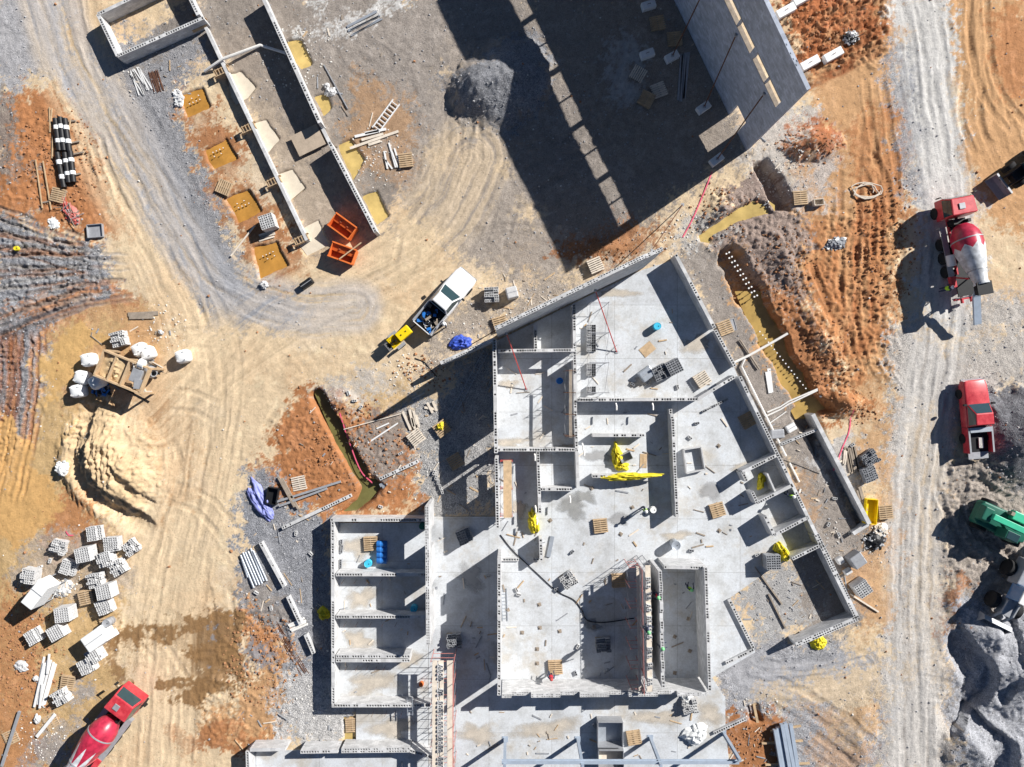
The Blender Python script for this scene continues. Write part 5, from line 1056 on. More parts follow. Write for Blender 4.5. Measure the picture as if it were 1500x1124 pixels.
for i, (x, y) in enumerate([(520, 587), (529, 597), (511, 576), (558, 742), (587, 664), (434, 781), (456, 811), (467, 779), (1213, 768), (1228, 783), (1222, 730), (1248, 652), (398, 890), (376, 868), (60, 830), (75, 821)]): loose(x, y, i * 53, gz(x, y), False, 'single pale hollow block lying on bare ground', 'loose blocks on bare ground')
for k_, (y0, n) in enumerate([(478, 11), (535, 5), (568, 3)]):
    e = thing('block_row', 'neat double row of hollow blocks stacked under the thin scaffold', 'block row', (*W(862, y0), SZ), 0, 'block rows in the large angled room')
    for i in range(n):
        for z in range(2): link('block', BLK if (i + z) % 3 else BLKD, e, (0, -i * .21, z * .2), .03 * ((i * 3) % 3 - 1)); link('block', BLKD, e, (.41, -i * .21, 0), .02)

# ---- scaffolds
def scaffold(label, px, py, L_, wd, h, rz, bays, decks, mt='pinkpaint', z=SZ, rails=True, hpx=None, blocks=0):
    x, y = W(px, py, hpx if hpx is not None else h); e = thing('scaffold', label, 'scaffold', (x, y, z), rz)
    for i in range(bays + 1):
        X_ = -L_ / 2 + i * L_ / bays; m = MB(); top = h + (1.0 if rails else .1)
        for s_ in (-1, 1): m.cyl((X_, s_ * wd / 2, 0), (X_, s_ * wd / 2, top if s_ > 0 or not rails else h + .1), .028, n=6)
        for zz in (h * .35, h * .7, h - .06): m.cyl((X_, -wd / 2, zz), (X_, wd / 2, zz), .022, n=6)
        m.build('frame', M_[mt], e)
    for i in range(bays):
        X0 = -L_ / 2 + i * L_ / bays; X1 = X0 + L_ / bays
        for s_ in (-1, 1):
            m = MB(); m.cyl((X0, s_ * wd / 2, .2), (X1, s_ * wd / 2, h - .3), .014, n=5); m.build('cross_brace', M_['grey'], e)
            m = MB(); m.cyl((X1, s_ * wd / 2 + .02, .2), (X0, s_ * wd / 2 + .02, h - .3), .014, n=5); m.build('cross_brace', M_['grey'], e)
    if rails:
        for zz in (h + .5, h + .98): m = MB(); m.cyl((-L_ / 2, wd / 2, zz), (L_ / 2, wd / 2, zz), .02, n=6); m.build('guard_rail', M_[mt], e)
    for (y0, w_, mm, zz) in decks:
        n = int(L_ / 2.4) + 1
        for i in range(n):
            a_ = -L_ / 2 + i * L_ / n; m = MB(); m.box((a_ + L_ / n / 2, y0, zz), (L_ / n + .2, w_, .05), random.uniform(-.02, .02)); m.build('plank', M_[mm], e, loc=(0, 0, .012 * (i % 2)))
    for i in range(blocks):
        if random.random() < .72: link('block', BLK if random.random() < .75 else BLKD, e, (-L_ / 2 + .3 + i * (L_ - .6) / blocks, decks[0][0] + random.uniform(-.03, .03), decks[0][3] + .04), 1.57 + random.uniform(-.3, .3))
    return e
V = R(-90)
scaffold('long red-framed open scaffold along the hall inner wall', 931, 920, 10.0, .85, 2.7, R(-89), 6, [(.25, .22, 'palew', 2.7)], 'pinkpaint')
scaffold('plank staging loaded with loose blocks between the two hall walls', 950, 920, 10.0, .5, 3.6, R(-89), 5, [(.0, .42, 'palew', 3.62)], 'grey', rails=False, blocks=30)
scaffold('pale plank scaffold carrying blocks beside the open corridor', 648, 1062, 10.5, 1.9, 2.6, R(-90), 6, [(-.1, .45, 'palew', 2.62), (-.62, .4, 'palew', 2.6), (.65, .5, 'palew', 2.62)], blocks=30)
scaffold('thin empty scaffold frames standing in the large angled room', 872, 512, 7.4, 1.5, 3.0, R(-90), 3, [], 'grey', rails=False, hpx=0)
scaffold('thin scaffold frames in the square room beside its long wall', 832, 590, 5.4, .8, 2.6, R(-90), 3, [(0, .25, 'oldwood', 2.5)], 'rust', rails=False, hpx=0)
scaffold('red-stained short scaffold in the narrow corridor room', 742, 712, 4.6, 1.0, 1.6, R(-90), 2, [(.1, .7, 'wood', 1.6)], 'redpaint', rails=False, hpx=0)

# ---- vehicles
def wheel(e, x, y, r, w_, rim='grey'):
    t = MB(); t.lathe([(-w_ / 2, r * .62), (-w_ / 2, r * .92), (-w_ / 2 + .04, r), (w_ / 2 - .04, r), (w_ / 2, r * .92), (w_ / 2, r * .62)], 22, M=Matrix.Translation((x, y, r)) @ Matrix.Rotation(R(90), 4, 'X'))
    wo = t.build('wheel', M_['rubber'], e, smooth=True)
    h_ = MB(); h_.lathe([(-w_ / 2 + .02, .05), (-w_ / 2 + .03, r * .6), (w_ / 2 - .03, r * .6), (w_ / 2 - .02, .05)], 16, M=Matrix.Translation((x, y, r)) @ Matrix.Rotation(R(90), 4, 'X')); h_.build('rim', M_[rim], wo, smooth=True)
def ring(x, hw, z0, z1, c=.1, y0=0):
    return [(x, -hw, z0), (x, -hw, z1 - c), (x, -hw + c * .5, z1 - c * .3), (x, -hw + c * 1.4, z1), (x, hw - c * 1.4, z1), (x, hw - c * .5, z1 - c * .3), (x, hw, z1 - c), (x, hw, z0)]
def panel(c, ins=.06, off=.012):
    """a thin pane lying just proud of the quad c"""
    P = [Vector(p) for p in c]; ce = sum(P, Vector()) / 4; n = (P[1] - P[0]).cross(P[3] - P[0]).normalized()
    return [tuple(p + (ce - p) * ins + n * off) for p in P]
def pickup(label, px, py, rz, paint, bedmat, z, tail=True, scale=1.0):
    e = thing('pickup_truck', label, 'pickup', (*W(px, py, .8), z), rz); e.scale = (scale,) * 3
    m = MB(); m.loft([ring(x, hw, z0, z1, .12) for x, hw, z0, z1 in [(2.92, .72, .5, .82), (2.85, .86, .42, .98), (2.5, .95, .38, 1.06), (1.8, .98, .38, 1.12), (.95, 1.0, .38, 1.16), (-.75, 1.0, .38, 1.16), (-.82, .99, .4, 1.14)]]); m.build('body', M_[paint], e, smooth=True)
    b0 = [(1.05, -.9, 1.14), (1.05, .9, 1.14), (-.78, .92, 1.14), (-.78, -.92, 1.14)]; t0 = [(.28, -.68, 1.84), (.28, .68, 1.84), (-.62, .70, 1.84), (-.62, -.70, 1.84)]
    m = MB(); m.add(b0 + t0, [(4, 5, 6, 7), (0, 1, 5, 4), (1, 2, 6, 5), (2, 3, 7, 6), (3, 0, 4, 7)]); cab = m.build('cab', M_[paint], e, bevel=.06)
    for nm, q in (('windscreen', (0, 1, 5, 4)), ('side_window', (1, 2, 6, 5)), ('rear_window', (2, 3, 7, 6)), ('side_window', (3, 0, 4, 7))):
        V_ = b0 + t0; m = MB(); m.add(panel([V_[i] for i in q], .14 if nm != 'windscreen' else .09, .014), [(0, 1, 2, 3)]); m.build(nm, M_['glass'], cab)
    m = MB(); m.box((-1.85, 0, .62), (2.1, 1.8, .06)); m.build('bed_floor', M_[bedmat], e)
    for s_ in (-1, 1):
        m = MB(); m.loft([[(x, s_ * 1.0, .4), (x, s_ * 1.0, 1.12), (x, s_ * .97, 1.17), (x, s_ * .86, 1.17), (x, s_ * .84, .6)] for x in (-.85, -2.9)]); sd_ = m.build('bed_side', M_[paint], e)
        m = MB(); m.box((-1.87, s_ * .92, 1.185), (2.05, .13, .03)); m.build('bed_rail', M_['grey'], sd_)
        m = MB(); m.box((1.0, s_ * 1.12, 1.25), (.16, .26, .2)); m.build('door_mirror', M_['black'], e)
        m = MB(); m.box((2.84, s_ * .68, .82), (.12, .34, .16)); m.build('headlight', M_['white'], e)
    m = MB(); m.box((-.9, 0, .9), (.06, 1.7, .55)); m.build('bed_bulkhead', M_[bedmat], e)
    m = MB()
    if tail: m.box((-2.92, 0, .88), (.07, 1.7, .55))
    else: m.box((-3.15, 0, .64), (.55, 1.6, .06))
    m.build('tailgate', M_['grey'] if not tail else M_[paint], e)
    m = MB(); m.box((2.95, 0, .52), (.14, 1.7, .2)); m.build('bumper', M_['grey'], e)
    for x in (1.85, -1.75):
        for s_ in (-1, 1): wheel(e, x, s_ * .9, .4, .28)
    return e
rp = pickup('red pickup truck with open tailgate parked beside a dark gravel heap', 1429, 610, ang(-8, -95), 'red', 'black', .05, False, 1.06)
m = MB(); m.box((-1.05, 0, 1.08), (.38, 1.7, .32)); m.build('toolbox', M_['steel'], rp)
tl = bar_pile('pipe_bundle', 'short pale pipes lying in the bed of the red pickup', 'pipe', [(1424 + i * 1.8, 640, 1425 + i * 1.8, 655, .75) for i in range(4)], 'pvc', .09, .05, 'pipe', True, z0=.05)
wp = pickup('white pickup truck with a cluttered dark bed on the haul road', 652, 441, ang(58, -68), 'whitep', 'black', .03, True, 1.04)
m = MB()
for i in range(34): m.box((random.uniform(-2.7, -1.0), random.uniform(-.7, .7), random.uniform(.75, 1.15)), (random.uniform(.15, .5), random.uniform(.1, .35), random.uniform(.1, .3)), random.uniform(0, 3), random.choice([0, 1, 2, 0]))
m.build('bed_load', [M_['black'], M_['bluep'], M_['oldwood']], wp)['kind'] = 'stuff'
for i in range(2): m = MB(); m.tube([(-2.45 + .26 * math.cos(a * .5), -.1 + .26 * math.sin(a * .5), 1.0 + .05 * i) for a in range(13)], .035); m.build('coiled_hose', M_['cmu'], wp, loc=(.12 * i, .25 * i - .2, 0))

def drum_mat(a0, a1):
    m = bpy.data.materials.new('striped_drum_paint'); m.use_nodes = True; t = m.node_tree; b_ = t.nodes['Principled BSDF']; L = t.links.new
    b_.inputs['Roughness'].default_value = .35
    tc = t.nodes.new('ShaderNodeTexCoord'); sp_ = t.nodes.new('ShaderNodeSeparateXYZ'); L(tc.outputs['Object'], sp_.inputs[0])
    def mth(op, a_, c=None):
        n = t.nodes.new('ShaderNodeMath'); n.operation = op
        for i, q_ in enumerate((a_, c)):
            if q_ is None: continue
            if isinstance(q_, (int, float)): n.inputs[i].default_value = q_
            else: L(q_, n.inputs[i])
        return n.outputs[0]
    an = mth('MULTIPLY', mth('ARCTAN2', sp_.outputs[1], sp_.outputs[0]), 8 / (2 * math.pi)); tri = mth('PINGPONG', an, .5)
    edge = mth('ADD', mth('MULTIPLY', tri, a1), a0)
    w_ = mth('GREATER_THAN', sp_.outputs[2], edge)
    nz = t.nodes.new('ShaderNodeTexNoise'); nz.inputs['Scale'].default_value = 2.5; nz.inputs['Detail'].default_value = 6; L(tc.outputs['Object'], nz.inputs['Vector'])
    mx_ = t.nodes.new('ShaderNodeMix'); mx_.data_type = 'RGBA'; L(w_, mx_.inputs[0]); mx_.inputs[6].default_value = (.52, .03, .07, 1); mx_.inputs[7].default_value = (.66, .68, .70, 1)
    mr = t.nodes.new('ShaderNodeMapRange'); mr.inputs['From Min'].default_value = .35; mr.inputs['From Max'].default_value = .7; mr.inputs['To Min'].default_value = 1.08; mr.inputs['To Max'].default_value = .55; L(nz.outputs['Fac'], mr.inputs['Value'])
    sc_ = t.nodes.new('ShaderNodeVectorMath'); sc_.operation = 'SCALE'; L(mx_.outputs[2], sc_.inputs[0]); L(mr.outputs['Result'], sc_.inputs['Scale']); L(sc_.outputs['Vector'], b_.inputs['Base Color'])
    return m
M_['drum'] = drum_mat(2.0, .9); M_['drum2'] = drum_mat(2.5, 4.4)
def mixer(label, px, py, rz, z=0.0, dm='drum'):
    e = thing('concrete_mixer_truck', label, 'mixer truck', (*W(px, py, 1.8), z), rz); e.scale = (.95,) * 3
    for s_ in (-1, 1): m = MB(); m.box((-.3, s_ * .42, .95), (8.6, .12, .28)); m.build('chassis_rail', M_['red'], e)
    c0 = [(4.75, -1.15, .7), (4.75, 1.15, .7), (2.95, 1.2, .7), (2.95, -1.2, .7)]; c1 = [(4.75, -1.15, 1.7), (4.75, 1.15, 1.7), (2.95, 1.2, 1.7), (2.95, -1.2, 1.7)]; c2 = [(4.45, -1.0, 2.85), (4.45, 1.0, 2.85), (3.0, 1.1, 2.9), (3.0, -1.1, 2.9)]
    m = MB(); m.add(c0 + c1 + c2, [(0, 1, 5, 4), (1, 2, 6, 5), (2, 3, 7, 6), (3, 0, 4, 7), (4, 5, 9, 8), (5, 6, 10, 9), (6, 7, 11, 10), (7, 4, 8, 11), (8, 9, 10, 11), (3, 2, 1, 0)]); cab = m.build('cab', M_['red'], e, bevel=.08)
    V_ = c1 + c2
    for nm, q in (('windscreen', (0, 1, 5, 4)), ('side_window', (1, 2, 6, 5)), ('side_window', (3, 0, 4, 7))): m = MB(); m.add(panel([V_[i] for i in q], .14, .02), [(0, 1, 2, 3)]); m.build(nm, M_['glass'], cab)
    m = MB(); m.box((3.7, .2, 2.93), (.5, .5, .08)); m.build('roof_hatch', M_['grey'], cab)
    for s_ in (-1, 1):
        m = MB(); m.cyl((4.6, s_ * 1.15, 2.2), (4.8, s_ * 1.55, 2.3), .025, n=5); m.box((4.82, s_ * 1.58, 2.1), (.08, .22, .5)); m.build('mirror', M_['black'], e)
        m = MB(); m.box((.1, s_ * 1.12, 1.22), (4.4, .5, .06)); m.box((2.3, s_ * 1.12, 1.0), (.06, .5, .45)); m.build('fender', M_['grey'], e)
    m = MB(); m.box((-.4, 0, .95), (6.6, .8, .2)); m.box((-3.0, 0, 1.15), (2.0, 1.6, .12)); m.box((.1, .85, .85), (1.6, .5, .5)); m.box((.1, -.85, .85), (1.6, .5, .5)); m.build('subframe', M_['black'], e)
    for x in (.9, -.35, -1.6): m = MB(); m.cyl((x, -1.0, .53), (x, 1.0, .53), .12, n=8); m.build('axle', M_['black'], e)
    for s_ in (-1, 1): m = MB(); m.box((-2.6, s_ * 1.05, 1.1), (1.0, .5, .4)); m.build('rear_fender', M_['red'], e, bevel=.04)
    m = MB(); m.box((2.55, 0, 1.5), (.5, 1.1, .9)); m.box((2.45, -.5, 2.1), (.3, .3, .8)); m.build('engine_pack', M_['black'], e, bevel=.03)
    m = MB(); m.lathe([(0, .1), (.02, .55), (.3, .85), (.9, 1.14), (1.5, 1.24), (2.3, 1.22), (3.6, .93), (4.9, .62), (5.3, .56), (5.5, .62), (5.6, .6), (5.6, .4), (5.3, .3)], 32)
    d = m.build('drum', M_[dm], e, loc=(2.15, 0, 2.05), smooth=True); dv = Vector((-5.4, 0, 1.15)); d.rotation_euler = dv.to_track_quat('Z', 'Y').to_euler()
    for zz, rr_ in ((1.5, 1.255), (4.3, .785)): m = MB(); m.lathe([(zz - .06, rr_ - .06), (zz - .05, rr_ + .01), (zz + .05, rr_ + .01), (zz + .06, rr_ - .06)], 32); m.build('drum_band', M_['grey'], d, smooth=True)
    for s_ in (-1, 1): m = MB(); m.cyl((-2.2, s_ * .85, 1.0), (-2.6, s_ * .55, 2.6), .07, n=6); m.build('drum_support', M_['red'], e)
    m = MB(); m.cyl((-1.2, 1.0, 1.35), (-.2, 1.0, 1.35), .36, n=16); m.build('water_tank', M_['white'], e, smooth=True)
    m = MB(); m.tbox((-3.65, 0, 3.2), (.9, 1.0, .7), (1.25, 1.3)); m.build('hopper', M_['black'], e)
    pr = [(-.32, .28), (-.3, .05), (-.15, -.06), (.15, -.06), (.3, .05), (.32, .28)]
    m = MB(); m.loft([[(x, y + dy, z_ + q) for y, q in pr] for x, z_, dy in ((-3.6, 2.5, 0), (-4.3, 2.0, -.05), (-6.7, 1.2, -.25))], caps=False); m.build('chute', M_['steelblue'], e)
    m = MB(); m.box((-4.1, .55, 1.6), (.1, .06, 2.2)); m.box((-4.1, .95, 1.6), (.1, .06, 2.2))
    for i in range(7): m.box((-4.1, .75, .7 + i * .3), (.06, .4, .04))
    m.build('ladder', M_['white'], e)
    m = MB(); m.box((-4.2, 0, .9), (.2, 2.2, .2)); m.build('rear_bumper', M_['red'], e)
    for x in (3.75, .9, -.35, -1.6):
        for s_ in (-1, 1): wheel(e, x, s_ * 1.05, .53, .34 if x > 3 else .5, 'white')
    return e
mixer('red concrete mixer truck with red and white drum on the pale haul road', 1413, 366, ang(-24, -128))
mixer('red concrete mixer truck with mostly red drum beside the muddy yard', 146, 1080, ang(64, -86), 0.0, 'drum2')

def yellow_mixer():
    e = thing('towed_mortar_mixer', 'yellow towed mortar mixer with two wheels behind the white pickup', 'mixer', (*W(585, 495, .8), .03), ang(26, -22))
    m = MB(); m.box((.55, 0, 1.0), (1.3, .8, .62)); m.build('engine_hood', M_['yellowpaint'], e, bevel=.06)
    for x in (.3, .8): m = MB(); m.cyl((x, 0, 1.3), (x, 0, 1.36), .06, n=10); m.build('filler_cap', M_['black'], e)
    n_ = 10; pr = [(-.5 * math.cos(math.pi * i / n_), .95 - .45 * math.sin(math.pi * i / n_)) for i in range(n_ + 1)]; pi_ = [(y * .88, .95 + (z_ - .95) * .86) for y, z_ in pr][::-1]
    m = MB(); m.loft([[(x, y, z_ + .25) for y, z_ in pr + pi_] for x in (-.95, -.2)]); m.build('mixing_tub', M_['yellowpaint'], e)
    m = MB(); m.cyl((-.9, 0, 1.2), (-.25, 0, 1.2), .05, n=8)
    for i in range(3): m.box((-.8 + i * .22, 0, 1.1), (.05, .5, .25), 0, rx=i)
    m.build('paddles', M_['black'], e)
    m = MB(); m.box((0, 0, .55), (2.4, .7, .1)); m.cyl((1.2, 0, .55), (2.3, 0, .5), .05, n=6); m.build('frame', M_['black'], e)
    m = MB(); m.box((-1.15, 0, .9), (.5, .8, .06), ry=.5); m.build('dump_chute', M_['black'], e)
    for s_ in (-1, 1):
        wheel(e, -.3, s_ * .62, .36, .2); m = MB(); m.box((-.3, s_ * .62, .76), (.8, .26, .04)); m.build('fender', M_['grey'], e)
yellow_mixer()
def telehandler():
    e = thing('telehandler', 'bright green telescopic handler beside the dark gravel heap', 'telehandler', (*W(1474, 768, 1.4), .1), ang(60, 28))
    m = MB(); m.loft([ring(x, hw, .6, z1, .12) for x, hw, z1 in ((-2.6, .8, 1.25), (-2.4, 1.0, 1.4), (-.5, 1.05, 1.35), (1.6, 1.0, 1.2), (2.1, .85, 1.1))]); m.build('chassis', M_['dkgreen'], e, smooth=True)
    m = MB(); m.tbox((-2.25, 0, 1.75), (1.0, 1.35, .7), (.8, .85)); m.build('rear_counterweight', M_['dkgreen'], e, bevel=.08)
    m = MB(); m.box((.15, 0, 2.2), (4.3, .5, .52)); b_ = m.build('boom', M_['green'], e, bevel=.04)
    m = MB(); m.box((2.9, 0, 2.12), (2.6, .36, .38)); m.build('boom_extension', M_['green'], b_)
    m = MB(); m.cyl((-.6, .1, 1.4), (1.2, .1, 2.0), .08, n=8); m.build('lift_cylinder', M_['grey'], e)
    m = MB(); m.box((.7, .92, 1.55), (1.7, .75, .6)); m.build('engine_cover', M_['green'], e, bevel=.07); m = MB(); m.box((-.3, .95, 1.7), (.3, .3, .5)); m.build('exhaust_box', M_['oldwood'], e)
    m = MB(); m.tbox((.1, -.85, 1.9), (1.5, .85, 1.1), (.8, .85)); c = m.build('operator_cab', M_['dkgreen'], e, bevel=.05); m = MB(); m.box((.1, -.85, 2.47), (1.0, .62, .03)); m.build('roof_window', M_['glass'], c)
    for x in (-1.6, 1.5):
        for s_ in (-1, 1): wheel(e, x, s_ * 1.12, .62, .42, 'dkgreen')
    m = MB(); m.box((4.2, 0, 1.3), (.15, 1.3, 1.3)); m.build('fork_carriage', M_['black'], e)
    for s_ in (-1, 1): m = MB(); m.box((4.85, s_ * .4, .7), (1.2, .12, .06)); m.build('fork', M_['black'], e)
telehandler()
def loader(label, px, py, rz, body, roof, glass, sc, name='wheel_loader', z=.1):
    e = thing(name, label, 'loader', (*W(px, py, 1.5), z), rz); e.scale = (sc,) * 3
    m = MB(); m.tbox((-1.7, 0, 1.35), (2.4, 1.7, 1.1), (.9, .85)); m.build('engine_body', M_[body], e, bevel=.1)
    m = MB(); m.tbox((.1, 0, 2.1), (1.4, 1.4, 1.5), (.85, .88)); c = m.build('operator_cab', M_[glass], e, bevel=.05)
    m = MB(); m.box((.1, 0, 2.92), (1.5, 1.5, .12)); m.build('cab_roof', M_[roof], c, bevel=.05)
    m = MB(); m.box((1.4, 0, 1.1), (1.6, 1.0, .7)); m.build('front_frame', M_[body], e)
    for s_ in (-1, 1):
        m = MB(); m.tube([(.9, s_ * .5, 1.6), (2.0, s_ * .5, 1.5), (2.9, s_ * .5, .6)], .12); m.build('lift_arm', M_[body], e)
        for x in (-1.6, 1.4): wheel(e, x, s_ * 1.05, .7, .5)
    pr = [(0, 1.1), (-.35, .9), (-.4, .3), (-.1, .05), (.7, .0), (.7, .04), (-.05, .12), (-.32, .35), (-.28, .85), (.02, 1.02)]
    m = MB(); m.loft([[(3.2 + a_, y, .1 + b_) for a_, b_ in pr] for y in (-1.3, 1.3)])
    for s_ in (-1, 1): m.add([(3.2 + a_, s_ * 1.29, .1 + b_) for a_, b_ in pr[:6]], [tuple(range(6))])
    m.build('bucket', M_['grey'], e)
loader('wheel loader with white roof and blue cab glass at the stone heaps', 1490, 868, ang(-25, 50), 'grey', 'white', 'blueglass', 1.0)
loader('black compact loader with grey bucket on the orange ground', 1512, 240, ang(-45, 35), 'black', 'black', 'glass', .8, 'compact_loader')

# ---- machinery and containers
def bulk_bag(px, py, rot, label, col='bag', h=1.0, group=None):
    e = thing('bulk_bag', label, 'bulk bag', (*W(px, py, h), gz(px, py)), R(rot), group); m = MB()
    def rg(z_, a_): return [(a_ * (abs(math.cos(t)) ** .5) * (1 if math.cos(t) > 0 else -1), a_ * (abs(math.sin(t)) ** .5) * (1 if math.sin(t) > 0 else -1), z_) for t in [2 * math.pi * i / 20 for i in range(20)]]
    m.loft([rg(0, .48), rg(.15, .55), rg(.6, .58), rg(.9, .53), rg(1.02, .4), rg(1.05, .1)]); m.build('bag', M_[col], e, smooth=True)
    for i in range(4): a_ = math.pi / 4 + i * math.pi / 2; m = MB(); m.tube([(.45 * math.cos(a_ - .3), .45 * math.sin(a_ - .3), .95), (.5 * math.cos(a_), .5 * math.sin(a_), 1.2), (.45 * math.cos(a_ + .3), .45 * math.sin(a_ + .3), .95)], .025); m.build('lifting_loop', M_['white'], e)
for px, py, rot, l in [(126, 527, 10, 'white bulk bag nearest the ochre puddle by the timber sand bin'), (116, 553, -15, 'white bulk bag with a grey mark beside the sand bin'), (201, 512, 25, 'large white bulk bag behind the sand bin'), (212, 517, 25, 'second white bulk bag touching the one behind the sand bin'), (265, 522, 15, 'white bulk bag standing alone at the road edge')]: bulk_bag(px, py, rot, l)
bulk_bag(110, 573, 10, 'white and yellow bulk bag at the end of the bag row'); block_pallet(173, 497, 15, 2, 'block pallet under blue and white wrap near the timber sand bin')
def sand_bin():
    e = thing('sand_bin', 'raised timber sand bin with mortar mixer attached on legs', 'mortar station', (*W(180, 545, 2.2), gz(178, 560)), R(-22)); e.scale = (1.15, 1.3, 1.05)
    for s_ in (-1, 1):
        m = MB(); m.box((0, s_ * .85, 2.1), (3.6, .1, .5)); m.build('side_board', M_['wood'], e)
        for x in (-1.75, 0, 1.75): m = MB(); m.box((x, s_ * .85, 1.0), (.12, .12, 2.0)); m.build('leg', M_['wood'], e)
    for x in (-1.75, -.75, .25, 1.75): m = MB(); m.box((x, 0, 2.1), (.1, 1.64, .5)); m.build('cross_board', M_['wood'], e)
    m = MB(); m.box((-.75, 0, 1.72), (1.9, 1.6, .06)); m.build('bin_floor', M_['oldwood'], e)
    sgrid = MB(); n_ = 12; vs = [(-1.68 + 1.85 * i / (n_ - 1), -.78 + 1.56 * j / (n_ - 1), 1.8 + .35 * random.random() * (1 - abs(i / 5.5 - 1)) + .25 * (j / n_)) for i in range(n_) for j in range(n_)]
    sgrid.add(vs, [(i * n_ + j, (i + 1) * n_ + j, (i + 1) * n_ + j + 1, i * n_ + j + 1) for i in range(n_ - 1) for j in range(n_ - 1)]); sgrid.build('sand', M_['sandfill'], e, smooth=True)
    m = MB(); m.box((1.0, .1, 1.95), (.8, .9, .5)); m.build('mixer_tub', M_['grey'], e, bevel=.05); m = MB(); m.box((1.4, -.35, 2.2), (.6, .6, .1), .3); m.build('grate', M_['cmu_dark'], e)
    m = MB(); m.cyl((.9, .95, 2.2), (1.3, .95, 2.2), .3, n=12); m.build('water_drum', M_['bag'], e, smooth=True)
    m = MB(); m.cyl((-1.8, -1.2, .05), (1.7, -1.5, .1), .05, n=6); m.build('tow_bar', M_['black'], e)
sand_bin()
heap('scrap_heap', 'cluttered heap of boards and sacks packed against the sand bin', 'debris', 208, 533, 16, 9, 20, ['bag', 'oldwood', 'palew', 'cmu_dark'], .5, 41, 50, .1, .4, sticks=8); heap('scrap_heap', 'dark machine parts and buckets under the sand bin', 'debris', 150, 572, 14, 10, 10, ['black', 'cmu_dark', 'bluep'], .5, 42, 36, .15, .45, sticks=5)
bulk_bag(138, 560, 30, 'torn white bulk bag half under the sand bin')
def drum_mixer():
    e = thing('drum_mortar_mixer', 'grey drum mortar mixer on wheels beside the sand bin', 'mixer', (*W(222, 545, .8), gz(222, 545)), R(-20)); m = MB(); m.lathe([(-.45, .1), (-.45, .4), (-.2, .5), (.2, .5), (.5, .3), (.5, .22), (.2, .4), (-.3, .38), (-.3, .05)], 18, M=Matrix.Translation((0, 0, .95)) @ Matrix.Rotation(R(60), 4, 'Y')); m.build('mixing_drum', M_['grey'], e, smooth=True)
    m = MB(); m.box((-.2, 0, .45), (1.5, .12, .12)); m.box((-.5, 0, .7), (.5, .5, .4)); m.build('engine_frame', M_['black'], e)
    for s_ in (-1, 1): wheel(e, -.3, s_ * .45, .28, .14)
drum_mixer()
def silo():
    e = thing('mortar_silo', 'tall white mortar silo standing among the block pallets', 'silo', (*W(64, 866, 1.6), gz(70, 860)), R(52))
    m = MB(); m.tbox((0, 0, 1.9), (2.3, 1.2, 1.6), (1, .9)); m.build('hopper', M_['bag'], e, bevel=.05); m = MB(); m.tbox((0, 0, .95), (.5, .4, .5), (3.6, 2.6)); m.build('cone', M_['bag'], e)
    for x in (-1.0, 1.0):
        for y in (-.5, .5): m = MB(); m.cyl((x, y, 0), (x, y, 1.2), .05, n=6); m.build('leg', M_['grey'], e)
    m = MB(); m.box((-1.45, 0, .5), (.5, .5, .5)); m.build('pump', M_['white'], e); m = MB(); m.box((.3, .0, 2.72), (.05, 1.1, .03)); m.build('lid_seam', M_['grey'], e)
silo()
heap('debris_heap', 'white broken blocks and wrap beside the silo', 'debris', 92, 862, 18, 11, 30, ['cmu', 'bag', 'cmu_dark', 'palew'], .35, 23, 90, sticks=6)
def wrapped(px, py, rot, size, label, mt='bag', name='wrapped_stack'):
    e = thing(name, label, 'wrapped stack', (*W(px, py, size[2]), gz(px, py)), R(rot)); m = MB(); m.tbox((0, 0, size[2] / 2), size, (.94, .94)); m.build('wrap', M_[mt], e, bevel=.08)
    m = MB(); m.box((0, 0, size[2] + .012), (size[0] * .9, .05, .02)); m.build('strap', M_['grey'], e)
wrapped(137, 938, 35, (2.0, 1.5, 1.7), 'white plastic-wrapped stack with a pipe end behind it'); wrapped(1258, 822, 35, (1.2, 1.2, 1.0), 'grey wrapped stack outside the wing beside small blocks', 'grey'); wrapped(750, 428, 15, (1.0, 1.0, 1.1), 'grey wrapped pallet stack north of the tall diagonal wall', 'cmu')
wrapped(948, 548, 37, (1.3, 1.0, .8), 'flat pale wrapped stack in the large angled room', 'steel'); wrapped(1232, 822, 30, (.6, .6, .5), 'small pale crate beside the grey wrapped stack', 'cmu'); wrapped(1243, 838, 30, (.7, .5, .4), 'low pale crate on red dirt by the wing wall', 'cmu'); wrapped(1160, 627, 30, (.9, .7, .3), 'white flat crate by the outside pipe', 'white'); wrapped(1140, 636, 5, (1.2, .8, .4), 'grey flat crate against the wing wall', 'grey')
wrapped(448, 415, 35, (1.2, .6, .5), 'small black tank lying at the road edge', 'black', 'tank')
def pipes_bundle():
    e = thing('pipe_bundle', 'bundle of black ribbed pipes tied with white bands on red clay', 'pipe', (*W(94, 222), gz(94, 222)))
    for x0, y0, x1, y1 in [(81, 174, 87, 221), (88, 172, 94, 221), (95, 174, 102, 222), (84, 224, 94, 275), (95, 224, 101, 268), (103, 222, 108, 267)]:
        (ax, ay), (bx, by) = W(x0, y0, .3), W(x1, y1, .3); m = MB(); m.cyl((ax, ay, .3), (bx, by, .3), .22, n=12); p = m.build('pipe', M_['blackpipe'], e, org=e.location, smooth=True)
        for f in (.28, .7): 
            d = (bx - ax, by - ay); m = MB(); m.cyl((ax + d[0] * (f - .06), ay + d[1] * (f - .06), .3), (ax + d[0] * (f + .06), ay + d[1] * (f + .06), .3), .235, n=12); m.build('band', M_['bag'], p, org=e.location, smooth=True)
pipes_bundle()
